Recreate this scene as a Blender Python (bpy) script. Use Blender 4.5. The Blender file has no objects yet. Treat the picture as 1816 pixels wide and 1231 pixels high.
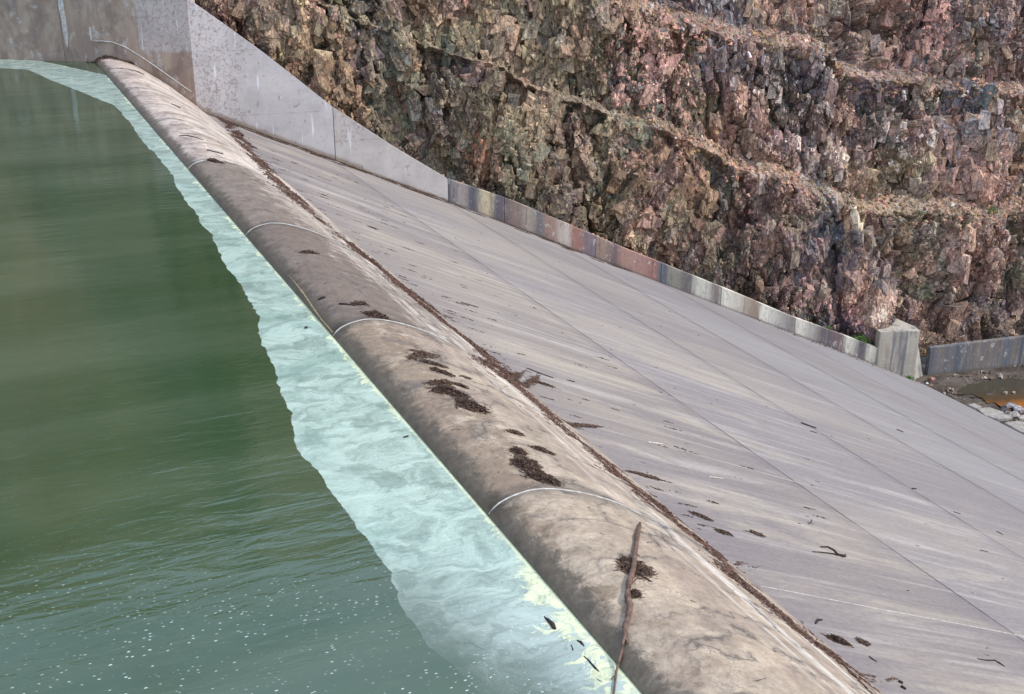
import bpy, bmesh, math, random
import numpy as np
from mathutils import Vector, Matrix
random.seed(7); rng = np.random.default_rng(7)
scn = bpy.context.scene
COL = scn.collection

# ------------------------------------------------------------------ camera
FPX, CX, CY = 2060.0, 908.0, 615.5            # focal length and centre in photo pixels (1816 wide)
TH = math.atan((CY + 189.0) / FPX)            # pitch below the horizon
AZ = math.atan((CX + 90.0) / (FPX * math.cos(TH) + (CY + 189.0) * math.sin(TH)))
fwd = np.array([math.sin(AZ) * math.cos(TH), math.cos(AZ) * math.cos(TH), -math.sin(TH)])
rgt = np.array([math.cos(AZ), -math.sin(AZ), 0.0])
upv = np.cross(rgt, fwd)
EYE = np.array([-8.04, 0.0, 11.7])
cam = bpy.data.cameras.new('camera'); cam.sensor_width = 36; cam.lens = FPX / 1816 * 36
cam.clip_start = 0.1; cam.clip_end = 3000
cam_o = bpy.data.objects.new('camera', cam); COL.objects.link(cam_o)
m = Matrix([[rgt[i], upv[i], -fwd[i], EYE[i]] for i in range(3)] + [[0, 0, 0, 1]])
cam_o.matrix_world = m
scn.camera = cam_o

# ------------------------------------------------------------------ light
SUN = Vector((0.64, -0.48, 0.80)).normalized()  # towards the sun: right and a little behind
w = bpy.data.worlds.new('World'); scn.world = w; w.use_nodes = True
nt = w.node_tree; bg = nt.nodes['Background']
sky = nt.nodes.new('ShaderNodeTexSky'); sky.sky_type = 'NISHITA'; sky.sun_disc = False
sky.sun_elevation = math.asin(SUN.z); sky.sun_rotation = math.atan2(SUN.x, SUN.y)
sky.air_density = 1.0; sky.dust_density = 3.0; sky.ozone_density = 1.0
wtc = nt.nodes.new('ShaderNodeTexCoord'); wmp = nt.nodes.new('ShaderNodeMapping'); wmp.inputs['Scale'].default_value = (1.6, 1.6, 4)
wno = nt.nodes.new('ShaderNodeTexNoise'); wno.inputs['Scale'].default_value = 1.5; wno.inputs['Detail'].default_value = 6
wrp = nt.nodes.new('ShaderNodeMapRange'); wrp.inputs[1].default_value = .30; wrp.inputs[2].default_value = .50
wmx = nt.nodes.new('ShaderNodeMix'); wmx.data_type = 'RGBA'; wmx.inputs[7].default_value = (14.0, 17.6, 23, 1)   # bright broken cloud
nt.links.new(wtc.outputs['Generated'], wmp.inputs[0]); nt.links.new(wmp.outputs[0], wno.inputs['Vector']); nt.links.new(wno.outputs['Fac'], wrp.inputs[0])
nt.links.new(wrp.outputs[0], wmx.inputs[0]); nt.links.new(sky.outputs[0], wmx.inputs[6]); nt.links.new(wmx.outputs[2], bg.inputs[0]); bg.inputs[1].default_value = 0.12
sl = bpy.data.lights.new('sun', 'SUN'); sl.energy = 5.0; sl.angle = math.radians(3.0); sl.color = (1, .94, .86)
so = bpy.data.objects.new('sun', sl); COL.objects.link(so)
so.rotation_euler = SUN.to_track_quat('Z', 'Y').to_euler(); so.location = (60, -40, 90)
scn.view_settings.view_transform = 'Standard'; scn.view_settings.look = 'None'
scn.view_settings.exposure = -0.62; scn.view_settings.gamma = 1

# ------------------------------------------------------------------ helpers
def tag(o, label=None, cat=None, group=None, kind=None):
    if label: o['label'] = label
    if cat: o['category'] = cat
    if group: o['group'] = group
    if kind: o['kind'] = kind
    return o

def mesh(name, v, f, mat=None, parent=None, smooth=False):
    me = bpy.data.meshes.new(name)
    if isinstance(f, np.ndarray):
        v = np.asarray(v, np.float32); n, k = f.shape
        me.vertices.add(len(v)); me.vertices.foreach_set('co', v.ravel())
        me.loops.add(n * k); me.loops.foreach_set('vertex_index', f.ravel().astype(np.int32))
        me.polygons.add(n); me.polygons.foreach_set('loop_start', (np.arange(n) * k).astype(np.int32))
        me.update(calc_edges=True)
    else:
        me.from_pydata([tuple(p) for p in v], [], f)
    me.polygons.foreach_set('use_smooth', [smooth] * len(me.polygons))
    me.update()
    o = bpy.data.objects.new(name, me); COL.objects.link(o)
    if mat: me.materials.append(mat)
    if parent: o.parent = parent
    return o

def empty(name, loc=(0, 0, 0)):
    o = bpy.data.objects.new(name, None); COL.objects.link(o); o.location = loc; o.empty_display_size = .3
    return o

def offset_children(parent):
    """children were meshed in world coordinates: shift them into the parent's frame"""
    for c in parent.children: c.location = -Vector(parent.location)

def attr(o, name, data, typ='FLOAT'):
    a = o.data.attributes.new(name, typ, 'POINT')
    a.data.foreach_set('value' if typ == 'FLOAT' else 'color', np.asarray(data, np.float32).ravel())

def grid_faces(nu, nv):
    i, j = np.meshgrid(np.arange(nu - 1), np.arange(nv - 1), indexing='ij')
    a = (i * nv + j).ravel()
    return np.stack([a, a + nv, a + nv + 1, a + 1], 1)

# numpy noise
TAB = np.random.default_rng(3).random((256, 256, 5))
def vnoise(x, y, k=0):
    xi, yi = np.floor(x).astype(int), np.floor(y).astype(int); fx, fy = x - xi, y - yi
    fx = fx * fx * (3 - 2 * fx); fy = fy * fy * (3 - 2 * fy)
    g = lambda a, b: TAB[a & 255, b & 255, k]
    return (g(xi, yi) * (1 - fx) + g(xi + 1, yi) * fx) * (1 - fy) + (g(xi, yi + 1) * (1 - fx) + g(xi + 1, yi + 1) * fx) * fy
def fbm(x, y, k=0, o=4):
    s = 0; a = .5
    for i in range(o):
        s = s + a * vnoise(x * 2**i + 17 * i, y * 2**i + 31 * i, k); a *= .5
    return s / (1 - .5**o)
def voro(u, v, cw, ch, seed, wgt=.45):
    x, y = u / cw, v / ch; xi, yi = np.floor(x).astype(int), np.floor(y).astype(int)
    F1 = np.full(x.shape, 9.); F2 = F1.copy(); ia = np.zeros(x.shape, int); ib = ia.copy(); du = F1.copy(); dv = F1.copy()
    for a in (-1, 0, 1):
        for b in (-1, 0, 1):
            ca, cb = (xi + a + seed * 37) & 255, (yi + b + seed * 91) & 255
            dx = x - (xi + a + .02 + .96 * TAB[ca, cb, 0]); dy = y - (yi + b + .02 + .96 * TAB[ca, cb, 1])
            d = .6 * (abs(dx) + abs(dy)) + .4 * np.hypot(dx, dy) - wgt * TAB[ca, cb, 4]; m = d < F1
            F2 = np.where(m, F1, np.minimum(F2, d)); F1 = np.where(m, d, F1)
            ia = np.where(m, ca, ia); ib = np.where(m, cb, ib); du = np.where(m, dx * cw, du); dv = np.where(m, dy * ch, dv)
    return F1, F2, ia, ib, du, dv

# the section through crest and chute, read across the flow
PX = [-0.02, -0.02, 0.0, .05, .12, .25, .5, .8, 1.0, 1.4, 2.0, 2.6, 3.05, 3.4, 4.0, 4.64, 5.6, 6.86]
PZ = [-3.0, 0.0, .06, .12, .17, .25, .33, .372, .375, .31, .11, -.17, -.43, -.68, -1.08, -1.54, -2.36, -3.48]
SLOPE = 4.14 / 9.32
LIP = 65.2
def surf(x):
    x = np.asarray(x, float)
    z = np.interp(x, PX[1:], PZ[1:])
    z = np.where(x > 6.86, -3.48 - (x - 6.86) * SLOPE, z)
    return np.where(x < -.02, 0.0, z)
def ray(x, y): return (x - CX) * rgt - (y - CY) * upv + FPX * fwd
def onz(x, y, z=0.0):
    d = ray(x, y); return EYE + d * (z - EYE[2]) / d[2]
def onsurf(x, y):
    """where the sight line of a photo pixel meets water, crest or chute"""
    d = ray(x, y); d = d / np.linalg.norm(d)
    t = np.linspace(12, 140, 6000); P = EYE + d * t[:, None]
    k = np.argmax(P[:, 2] < surf(P[:, 0])); return P[k]

# ------------------------------------------------------------------ node helper
class NT:
    def __init__(s, name):
        s.m = bpy.data.materials.new(name); s.m.use_nodes = True; s.t = s.m.node_tree
        s.b = s.t.nodes['Principled BSDF']; s.out = s.t.nodes['Material Output']
        s.tc = s.t.nodes.new('ShaderNodeNewGeometry').outputs['Position']
    def n(s, typ, **k):
        o = s.t.nodes.new(typ)
        for a, b in k.items(): setattr(o, a, b)
        return o
    def put(s, sock, v):
        if isinstance(v, bpy.types.NodeSocket): s.t.links.new(v, sock)
        elif v is not None:
            if sock.type == 'RGBA' and len(v) == 3: v = (*v, 1)
            sock.default_value = v
    def math(s, op, a, b=None, c=None, clamp=False):
        o = s.n('ShaderNodeMath', operation=op, use_clamp=clamp)
        for i, v in enumerate((a, b, c)):
            if v is not None: s.put(o.inputs[i], v)
        return o.outputs[0]
    def xyz(s):
        o = s.n('ShaderNodeSeparateXYZ'); s.put(o.inputs[0], s.tc); return o.outputs
    def comb(s, x, y, z=0.0):
        o = s.n('ShaderNodeCombineXYZ'); s.put(o.inputs[0], x); s.put(o.inputs[1], y); s.put(o.inputs[2], z); return o.outputs[0]
    def map(s, sc, rot=(0, 0, 0), vec=None, loc=(0, 0, 0)):
        o = s.n('ShaderNodeMapping'); s.put(o.inputs['Vector'], vec or s.tc)
        o.inputs['Scale'].default_value = sc; o.inputs['Rotation'].default_value = rot; o.inputs['Location'].default_value = loc
        return o.outputs[0]
    def noise(s, vec, scale=1.0, det=5, rough=.55, dist=0.0, col=False):
        o = s.n('ShaderNodeTexNoise'); s.put(o.inputs['Vector'], vec); o.inputs['Scale'].default_value = scale
        o.inputs['Detail'].default_value = det; o.inputs['Roughness'].default_value = rough; o.inputs['Distortion'].default_value = dist
        return o.outputs['Color' if col else 'Fac']
    def voro(s, vec, scale=1.0, feat='F1', out='Distance', rand=1.0):
        o = s.n('ShaderNodeTexVoronoi', feature=feat); s.put(o.inputs['Vector'], vec); o.inputs['Scale'].default_value = scale
        o.inputs['Randomness'].default_value = rand; return o.outputs[out]
    def ramp(s, v, stops, interp='LINEAR'):
        o = s.n('ShaderNodeValToRGB'); s.put(o.inputs[0], v); r = o.color_ramp; r.interpolation = interp
        while len(r.elements) < len(stops): r.elements.new(.5)
        for e, (p, c) in zip(r.elements, stops):
            e.position = p; e.color = (c, c, c, 1) if isinstance(c, (int, float)) else (*c, 1)
        return o.outputs[0]
    def step(s, v, a, b):      # smooth 0..1 from a to b
        o = s.n('ShaderNodeMapRange', interpolation_type='SMOOTHSTEP'); s.put(o.inputs[0], v)
        for i, q in ((1, a), (2, b)): o.inputs[i].default_value = q
        return o.outputs[0]
    def mix(s, f, a, b, mode='MIX'):
        o = s.n('ShaderNodeMix', data_type='RGBA', blend_type=mode)
        s.put(o.inputs[0], f); s.put(o.inputs[6], a); s.put(o.inputs[7], b); return o.outputs[2]
    def mul(s, a, b): return s.math('MULTIPLY', a, b)
    def at(s, name, col=False):
        o = s.n('ShaderNodeAttribute', attribute_name=name); return o.outputs['Color' if col else 'Fac']
    def bump(s, h, strength=.3, dist=.02, normal=None):
        o = s.n('ShaderNodeBump'); s.put(o.inputs['Height'], h); o.inputs['Strength'].default_value = strength
        o.inputs['Distance'].default_value = dist
        if normal: s.put(o.inputs['Normal'], normal)
        return o.outputs[0]
    def fin(s, col, rough=.85, nrm=None, spec=None):
        s.put(s.b.inputs['Base Color'], col); s.put(s.b.inputs['Roughness'], rough)
        if nrm: s.put(s.b.inputs['Normal'], nrm)
        if spec is not None: s.b.inputs['Specular IOR Level'].default_value = spec
        return s.m
def rgb(r, g, b):             # 8-bit sRGB to linear
    return tuple(((c / 255) / 12.92 if c < 10.3 else ((c / 255 + .055) / 1.055) ** 2.4) for c in (r, g, b))
WHITE = (1, 1, 1); BLACK = (0, 0, 0)

# ------------------------------------------------------------------ materials
def mat_crest(name, top, dark, darkness, seed):
    """weathered ogee concrete; darkness 0..1 is how far the grey growth covers this block"""
    n = NT(name); X, Y, Z = n.xyz(); L = (seed * 7.3, seed * 3.1, 0)
    big = n.noise(n.map((.5, .28, .5), loc=L), 1, 6, .62, .6)
    fine = n.noise(n.map((6, 6, 6), loc=L), 1, 6, .7)
    strk = n.noise(n.map((.45, 2.4, .45), rot=(0, 0, .25), loc=L), 1, 6, .65, .3)
    form = n.noise(n.map((3.2, .16, 3.2), rot=(0, 0, -.05), loc=L), 1, 6, .6, .2)
    c = n.mix(n.step(big, .3, .7), top, tuple(t * .74 for t in top))
    c = n.mix(n.step(strk, .45, .72), c, tuple(min(1, t * 1.14) for t in top))
    pit = n.noise(n.map((22, 22, 22), loc=L), 1, 4, .75)
    c = n.mix(.75, c, n.ramp(pit, [(.3, .62), (.45, .96), (.6, 1.04), (.75, 1.22)]), 'MULTIPLY')
    # brown wash
    br = n.noise(n.map((.35, .5, .35), loc=(L[0] + 9, 4, 0)), 1, 5, .6, .8)
    c = n.mix(n.mul(n.step(br, .42, .62), .75), c, (.28, .21, .165))
    # dark growth from the water upwards
    mot = n.noise(n.map((2.6, 2.2, 2.6), loc=L), 1, 8, .78, .3)
    e = n.math('ADD', X, n.mul(n.math('SUBTRACT', strk, .5), 3.4)); e = n.math('ADD', e, n.mul(n.math('SUBTRACT', big, .5), 3.6)); e = n.math('ADD', e, n.mul(n.math('SUBTRACT', mot, .5), 5.0))
    lim = .1 + 3.1 * darkness
    g = n.math('SUBTRACT', 1.0, n.step(e, lim - .5, lim + .6))
    c = n.mix(n.mul(g, .45 + .35 * darkness), c, dark)
    # blotches
    bl = n.step(n.noise(n.map((1.6, 1.3, 1.6), loc=(L[0], 8, 2)), 1, 7, .72, .5), .52, .66)
    lowm = n.math('SUBTRACT', 1.0, n.step(X, .9, 2.6))
    c = n.mix(n.mul(n.mul(bl, lowm), .6), c, (.085, .08, .08))
    # wet foot
    foot = n.math('SUBTRACT', 1.0, n.step(n.math('ADD', X, n.mul(n.math('SUBTRACT', mot, .5), 1.0)), .18, .5))
    c = n.mix(n.mul(foot, .8), c, (.085, .066, .048))
    c = n.mix(n.mul(foot, n.step(n.noise(n.map((14, 14, 14)), 1, 4, .7), .55, .7)), c, (.14, .105, .06))
    # pale form lines on the downstream shoulder
    sh = n.mul(n.step(X, 2.6, 3.6), n.math('SUBTRACT', 1.0, n.step(X, 5.6, 6.6)))
    c = n.mix(n.mul(sh, n.mul(n.step(form, .45, .62), .75)), c, (.60, .53, .46))
    c = n.mix(n.mul(sh, n.mul(n.step(form, .58, .40), .0)), c, BLACK)
    f2 = n.noise(n.map((7, .22, 7), rot=(0, 0, -.06), loc=L), 1, 5, .6)
    c = n.mix(n.mul(sh, n.mul(n.step(f2, .56, .66), .5)), c, (.24, .18, .14))
    # hairline cracks, feathered along the flow
    wv = n.noise(n.map((.9, .9, .9)), 1, 4, .6, 0, True)
    vv = n.n('ShaderNodeVectorMath', operation='MULTIPLY_ADD'); n.put(vv.inputs[0], wv); vv.inputs[1].default_value = (1.6, 1.6, 1.6); n.put(vv.inputs[2], n.tc)
    ck = n.voro(n.map((.30, .62, .30), rot=(0, 0, -.5), vec=vv.outputs[0], loc=L), 1, 'DISTANCE_TO_EDGE')
    halo = n.math('SUBTRACT', 1.0, n.step(ck, .006, .075)); line = n.math('SUBTRACT', 1.0, n.step(ck, .003, .018))
    brk = n.step(n.noise(n.map((.6, .6, .6), loc=L), 1, 3), .38, .54); cm = n.mul(n.step(X, .6, 1.2), brk)
    ck2 = n.voro(n.map((.75, 1.5, .75), rot=(0, 0, -.4), vec=vv.outputs[0], loc=L), 1, 'DISTANCE_TO_EDGE')
    c = n.mix(n.mul(n.mul(n.math('SUBTRACT', 1.0, n.step(ck2, .004, .022)), n.mul(cm, n.step(mot, .46, .56))), .6), c, (.10, .085, .075))
    c = n.mix(n.mul(n.mul(halo, cm), .5), c, (.15, .125, .11)); c = n.mix(n.mul(n.mul(line, cm), .65), c, (.09, .07, .06))
    c = n.mix(.6, c, n.ramp(fine, [(.25, .55), (.5, .95), (.75, 1.25)]), 'MULTIPLY'); c = n.mix(.8, c, n.ramp(mot, [(.32, .68), (.46, .92), (.54, 1.08), (.68, 1.22)]), 'MULTIPLY')
    nr = n.bump(n.math('ADD', n.math('ADD', fine, n.mul(pit, .5)), n.mul(strk, .6)), .6, .03)
    return n.fin(c, n.math('SUBTRACT', .9, n.mul(foot, .45)), nr, .3)

def mat_slab():
    n = NT('chute_concrete'); X, Y, Z = n.xyz()
    k = n.math('SUBTRACT', 1.0, n.mul(n.math('SUBTRACT', X, 7.0), .0045))
    V = n.math('DIVIDE', n.math('SUBTRACT', Y, 18.95), k)
    P = n.comb(X, V)
    L = n.noise(n.map((.05, .9, 1), vec=P), 1, 7, .62, .25)
    L2 = n.noise(n.map((.10, 2.0, 1), vec=P, rot=(0, 0, -.13), loc=(3, 8, 0)), 1, 6, .65, .15)
    L3 = n.noise(n.map((1.1, 5, 1), vec=P, rot=(0, 0, .08)), 1, 6, .72)
    big = n.noise(n.map((.06, .09, 1), vec=P, loc=(5, 1, 0)), 1, 4, .5, .6)
    far = n.step(X, 22, 48)
    base = n.mix(far, rgb(146, 134, 123), rgb(141, 137, 135))
    c = n.mix(n.step(big, .35, .65), base, rgb(128, 118, 115))
    pat = n.step(n.noise(n.map((.16, .5, 1), vec=P, loc=(6, 6, 0)), 1, 6, .7, .5), .36, .62)
    c = n.mix(n.mul(n.mul(n.step(L, .47, .66), pat), .7), c, rgb(180, 169, 160))
    c = n.mix(n.mul(n.mul(n.step(L2, .54, .66), n.math('SUBTRACT', 1.0, n.mul(pat, .6))), .45), c, rgb(190, 180, 170))
    c = n.mix(n.mul(n.step(L2, .46, .34), .0), c, BLACK)
    dk = n.step(n.noise(n.map((.07, 1.3, 1), vec=P, loc=(9, 2, 0)), 1, 5, .6, .2), .5, .64)
    c = n.mix(n.mul(dk, .35), c, rgb(118, 110, 110))
    # sandy wash
    sd = n.noise(n.map((.10, .35, 1), vec=P, rot=(0, 0, -.06), loc=(2, 6, 0)), 1, 7, .66, .8)
    nearx = n.math('SUBTRACT', 1.0, n.step(X, 20, 34))
    c = n.mix(n.mul(n.mul(n.step(sd, .5, .66), .42), nearx), c, rgb(184, 170, 150))
    # grey slurry near the crest toe
    c = n.mix(n.mul(n.math('SUBTRACT', 1.0, n.step(n.math('ADD', X, n.mul(sd, 4)), 8.5, 12)), .5), c, rgb(122, 112, 112))
    # construction joints parallel to the crest
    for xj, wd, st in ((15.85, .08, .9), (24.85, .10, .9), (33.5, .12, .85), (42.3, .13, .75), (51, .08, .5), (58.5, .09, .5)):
        d = n.math('ABSOLUTE', n.math('SUBTRACT', n.math('ADD', X, n.mul(n.math('SUBTRACT', L3, .5), .06)), xj))
        ln = n.math('SUBTRACT', 1.0, n.step(d, wd * .35, wd))
        br = n.ramp(n.noise(n.comb(n.mul(Y, .35), xj), 1, 4), [(.35, .45), (.55, 1)])
        c = n.mix(n.mul(n.mul(ln, br), st), c, rgb(48, 42, 42))
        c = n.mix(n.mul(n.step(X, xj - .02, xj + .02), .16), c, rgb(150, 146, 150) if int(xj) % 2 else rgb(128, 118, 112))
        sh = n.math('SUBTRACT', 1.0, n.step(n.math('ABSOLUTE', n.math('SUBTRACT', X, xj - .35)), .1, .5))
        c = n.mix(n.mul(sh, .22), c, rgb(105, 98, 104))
    # joints down the slope
    for i, vj in enumerate((10.35, 22.6, 34.8, 47.0)):
        d = n.math('ABSOLUTE', n.math('SUBTRACT', V, vj)); ln = n.math('SUBTRACT', 1.0, n.step(d, .02, .07))
        br = n.ramp(n.noise(n.comb(n.mul(X, .3), vj), 1, 3), [(.4, .2), (.6, 1)])
        c = n.mix(n.mul(n.mul(ln, br), .5), c, rgb(200, 190, 180))
    c = n.mix(.5, c, n.ramp(L3, [(.25, .72), (.5, .95), (.75, 1.15)]), 'MULTIPLY')
    gr = n.noise(n.map((5, 9, 1), vec=P), 1, 6, .75)
    c = n.mix(.8, c, n.ramp(gr, [(.3, .72), (.5, .98), (.7, 1.18)]), 'MULTIPLY')
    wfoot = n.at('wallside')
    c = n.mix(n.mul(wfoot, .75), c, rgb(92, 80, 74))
    nr = n.bump(n.math('ADD', L3, gr), .5, .03)
    return n.fin(c, n.math('SUBTRACT', .8, n.mul(far, .2)), nr, .35)

def mat_wall(name, col, stain=0.0, crack=1.0, seed=0, foot=1.0, runs=False):
    n = NT(name); X, Y, Z = n.xyz(); L = (seed * 5.1, seed * 2.7, seed)
    big = n.noise(n.map((.28, .28, .35), loc=L), 1, 5, .6, .4)
    fine = n.noise(n.map((3, 3, 3), loc=L), 1, 6, .7)
    c = n.mix(n.step(big, .35, .68), col, tuple(t * .8 for t in col))
    c = n.mix(n.mul(n.step(n.noise(n.map((.5, .5, .12), loc=L), 1, 5, .6), .52, .7), .5), c, tuple(min(1, t * 1.15) for t in col))
    # map cracking, brown residue in patches
    wv = n.noise(n.map((1.5, 1.5, 1.5)), 1, 3, .6, 0, True)
    vv = n.n('ShaderNodeVectorMath', operation='MULTIPLY_ADD'); n.put(vv.inputs[0], wv); vv.inputs[1].default_value = (1.1, 1.1, 1.1); n.put(vv.inputs[2], n.tc)
    ck = n.voro(n.map((2.1, 2.1, 2.3), rot=(0, 0, 0), vec=vv.outputs[0], loc=L), 1, 'DISTANCE_TO_EDGE')
    line = n.math('SUBTRACT', 1.0, n.step(ck, .01, .11))
    at_ = n.at('crackmask'); gate = n.step(n.math('ADD', n.noise(n.map((.6, .6, .6), loc=(L[0] + 3, 1, 2)), 1, 5, .65), n.mul(n.math('SUBTRACT', at_, .5), .5)), .5, .6)
    jag = n.step(n.noise(n.map((5, 5, 5)), 1, 4, .7), .42, .56)
    c = n.mix(n.mul(n.mul(n.mul(line, gate), jag), .72 * crack), c, rgb(125, 98, 84))
    # chips, white runs
    ch = n.step(n.noise(n.map((3.2, 3.2, 1.7), loc=L), 1, 2, .5), .66, .72)
    c = n.mix(n.mul(ch, .6), c, rgb(120, 116, 112))
    for sc_, ofs in ((.42, .1),):
        fr = n.math('FRACT', n.math('ADD', n.mul(Z, sc_), ofs)); fl = n.math('SUBTRACT', 1.0, n.step(n.math('ABSOLUTE', n.math('SUBTRACT', fr, .5)), .004, .016)); c = n.mix(n.mul(n.mul(fl, n.step(big, .4, .6)), .4), c, rgb(110, 102, 98))
    wr = n.step(n.noise(n.map((2.6, 2.6, .22), loc=(L[0], 7, 3)), 1, 3, .5), .66, .72)
    c = n.mix(n.mul(wr, .55), c, rgb(225, 225, 228))
    sp = n.step(n.noise(n.map((5, 5, 5), loc=(L[0], 9, 3)), 1, 2, .5), .72, .76)
    c = n.mix(n.mul(sp, .5), c, rgb(215, 212, 212))
    if runs:
        rn = n.noise(n.map((1.5, 1.5, .10), loc=L), 1, 6, .65)
        c = n.mix(n.mul(n.step(rn, .50, .62), .75), c, rgb(92, 92, 96)); c = n.mix(n.mul(n.step(rn, .44, .36), .5), c, rgb(140, 120, 98))
    if stain:
        st = n.at('stain'); q = n.math('ADD', st, n.mul(n.math('SUBTRACT', big, .5), .5))
        g = n.step(q, .4, .6)
        brown = n.mix(n.step(n.noise(n.map((.9, .9, .25), loc=L), 1, 6, .65), .4, .65), rgb(146, 124, 110), rgb(166, 146, 128))
        brown = n.mix(n.mul(n.step(n.noise(n.map((1.1, 1.1, .8), loc=L), 1, 7, .7), .54, .64), .7), brown, rgb(186, 176, 168)); brown = n.mix(n.mul(n.step(n.noise(n.map((.6, .6, .5), loc=(3, 3, 9)), 1, 5, .65), .5, .62), .5), brown, rgb(112, 96, 88))
        c = n.mix(n.mul(g, stain), c, brown)
    if foot:
        ft = n.at('foot'); q = n.math('ADD', ft, n.mul(n.math('SUBTRACT', fine, .5), .7))
        c = n.mix(n.mul(n.step(q, .45, .8), .7 * foot), c, rgb(122, 100, 78))
    c = n.mix(.3, c, n.ramp(fine, [(.25, .6), (.5, .92), (.75, 1.12)]), 'MULTIPLY')
    return n.fin(c, .85, n.bump(fine, .3, .02), .3)

def mat_lowwall(name, dark_end=False):
    """side wall: every few metres another run-off colour, streaked down the face"""
    n = NT(name); X, Y, Z = n.xyz()
    U = n.math('ADD', X, n.mul(n.math('SUBTRACT', n.noise(n.map((1.8, 1.8, .3)), 1, 6, .75), .5), 1.6))
    if dark_end:
        c = n.ramp(n.noise(n.comb(n.mul(X, .9), 3.3), 1, 4, .6), [(.3, rgb(64, 68, 78)), (.45, rgb(96, 98, 104)), (.55, rgb(120, 108, 100)), (.66, rgb(74, 78, 88)), (.78, rgb(132, 130, 128))])
    else:
        st = [(25.2, (87, 87, 100)), (26.2, (165, 149, 142)), (27.2, (89, 87, 98)), (28.2, (202, 183, 146)), (29.1, (100, 91, 100)), (30.6, (140, 116, 105)),
              (31.6, (165, 149, 133)), (32.3, (114, 108, 110)), (33.2, (162, 127, 112)), (34.6, (202, 185, 170)), (35.2, (167, 112, 97)), (36.6, (129, 112, 118)),
              (37.2, (162, 131, 112)), (38.6, (123, 99, 99)), (39.2, (176, 133, 116)), (40.6, (173, 129, 116)), (41.6, (165, 112, 99)), (42.4, (93, 95, 107)),
              (43.4, (143, 136, 120)), (44.4, (109, 99, 98)), (45.8, (207, 200, 182)), (47.0, (132, 118, 112)), (47.6, (229, 219, 199)), (50.6, (156, 131, 112)), (51.1, (229, 219, 201)),
              (53.6, (143, 133, 127)), (54.2, (224, 214, 196)), (56.6, (102, 91, 94)), (58.0, (123, 99, 99)), (58.6, (222, 212, 192)), (60.0, (100, 91, 94)), (61.0, (231, 219, 194)), (61.9, (89, 85, 88))]
        c = None
        lo, hi = 25.2, 62.5
        # a ramp holds 32 stops; two chained ramps cover the run
        def rr(lst, a, b):
            v = n.math('DIVIDE', n.math('SUBTRACT', U, a), b - a)
            return n.ramp(v, [((p - a) / (b - a), rgb(*[v * .88 + sum(q) / 3 * .12 for v in q])) for p, q in lst], 'EASE')
        r1 = rr(st[:17], 25.2, 44); r2 = rr(st[16:], 41, 62.5)
        c = n.mix(n.step(U, 41.7, 42.1), r1, r2)
    c = n.mix(.06, c, rgb(150, 142, 132))
    rg = n.noise(n.map((2.2, 2.2, 1.5), loc=(8, 1, 4)), 1, 8, .78, .4); c = n.mix(n.mul(n.step(rg, .52, .62), .38), c, rgb(104, 88, 78)); c = n.mix(n.mul(n.step(rg, .44, .38), .2), c, rgb(196, 188, 176))
    stv = n.noise(n.map((3.2, 3.2, .16)), 1, 6, .65)
    c = n.mix(n.mul(n.step(stv, .54, .68), .35), c, rgb(180, 168, 154))
    c = n.mix(n.mul(n.step(n.noise(n.map((4.5, 4.5, .14), loc=(3, 3, 0)), 1, 5, .65), .56, .68), .4), c, rgb(66, 60, 66))
    pt = n.step(n.noise(n.map((1.8, 1.8, 1.4)), 1, 6, .7), .60, .66)
    c = n.mix(n.mul(pt, .55), c, rgb(205, 196, 184))
    f = n.noise(n.map((6, 6, 4)), 1, 6, .7)
    c = n.mix(.5, c, n.ramp(f, [(.25, .65), (.5, 1.0), (.8, 1.2)]), 'MULTIPLY')
    ft = n.at('foot'); c = n.mix(n.mul(n.step(n.math('ADD', ft, n.mul(n.math('SUBTRACT', f, .5), .8)), .5, .9), .6), c, rgb(96, 86, 82))
    return n.fin(c, .85, n.bump(f, .4, .03), .3)

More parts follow.
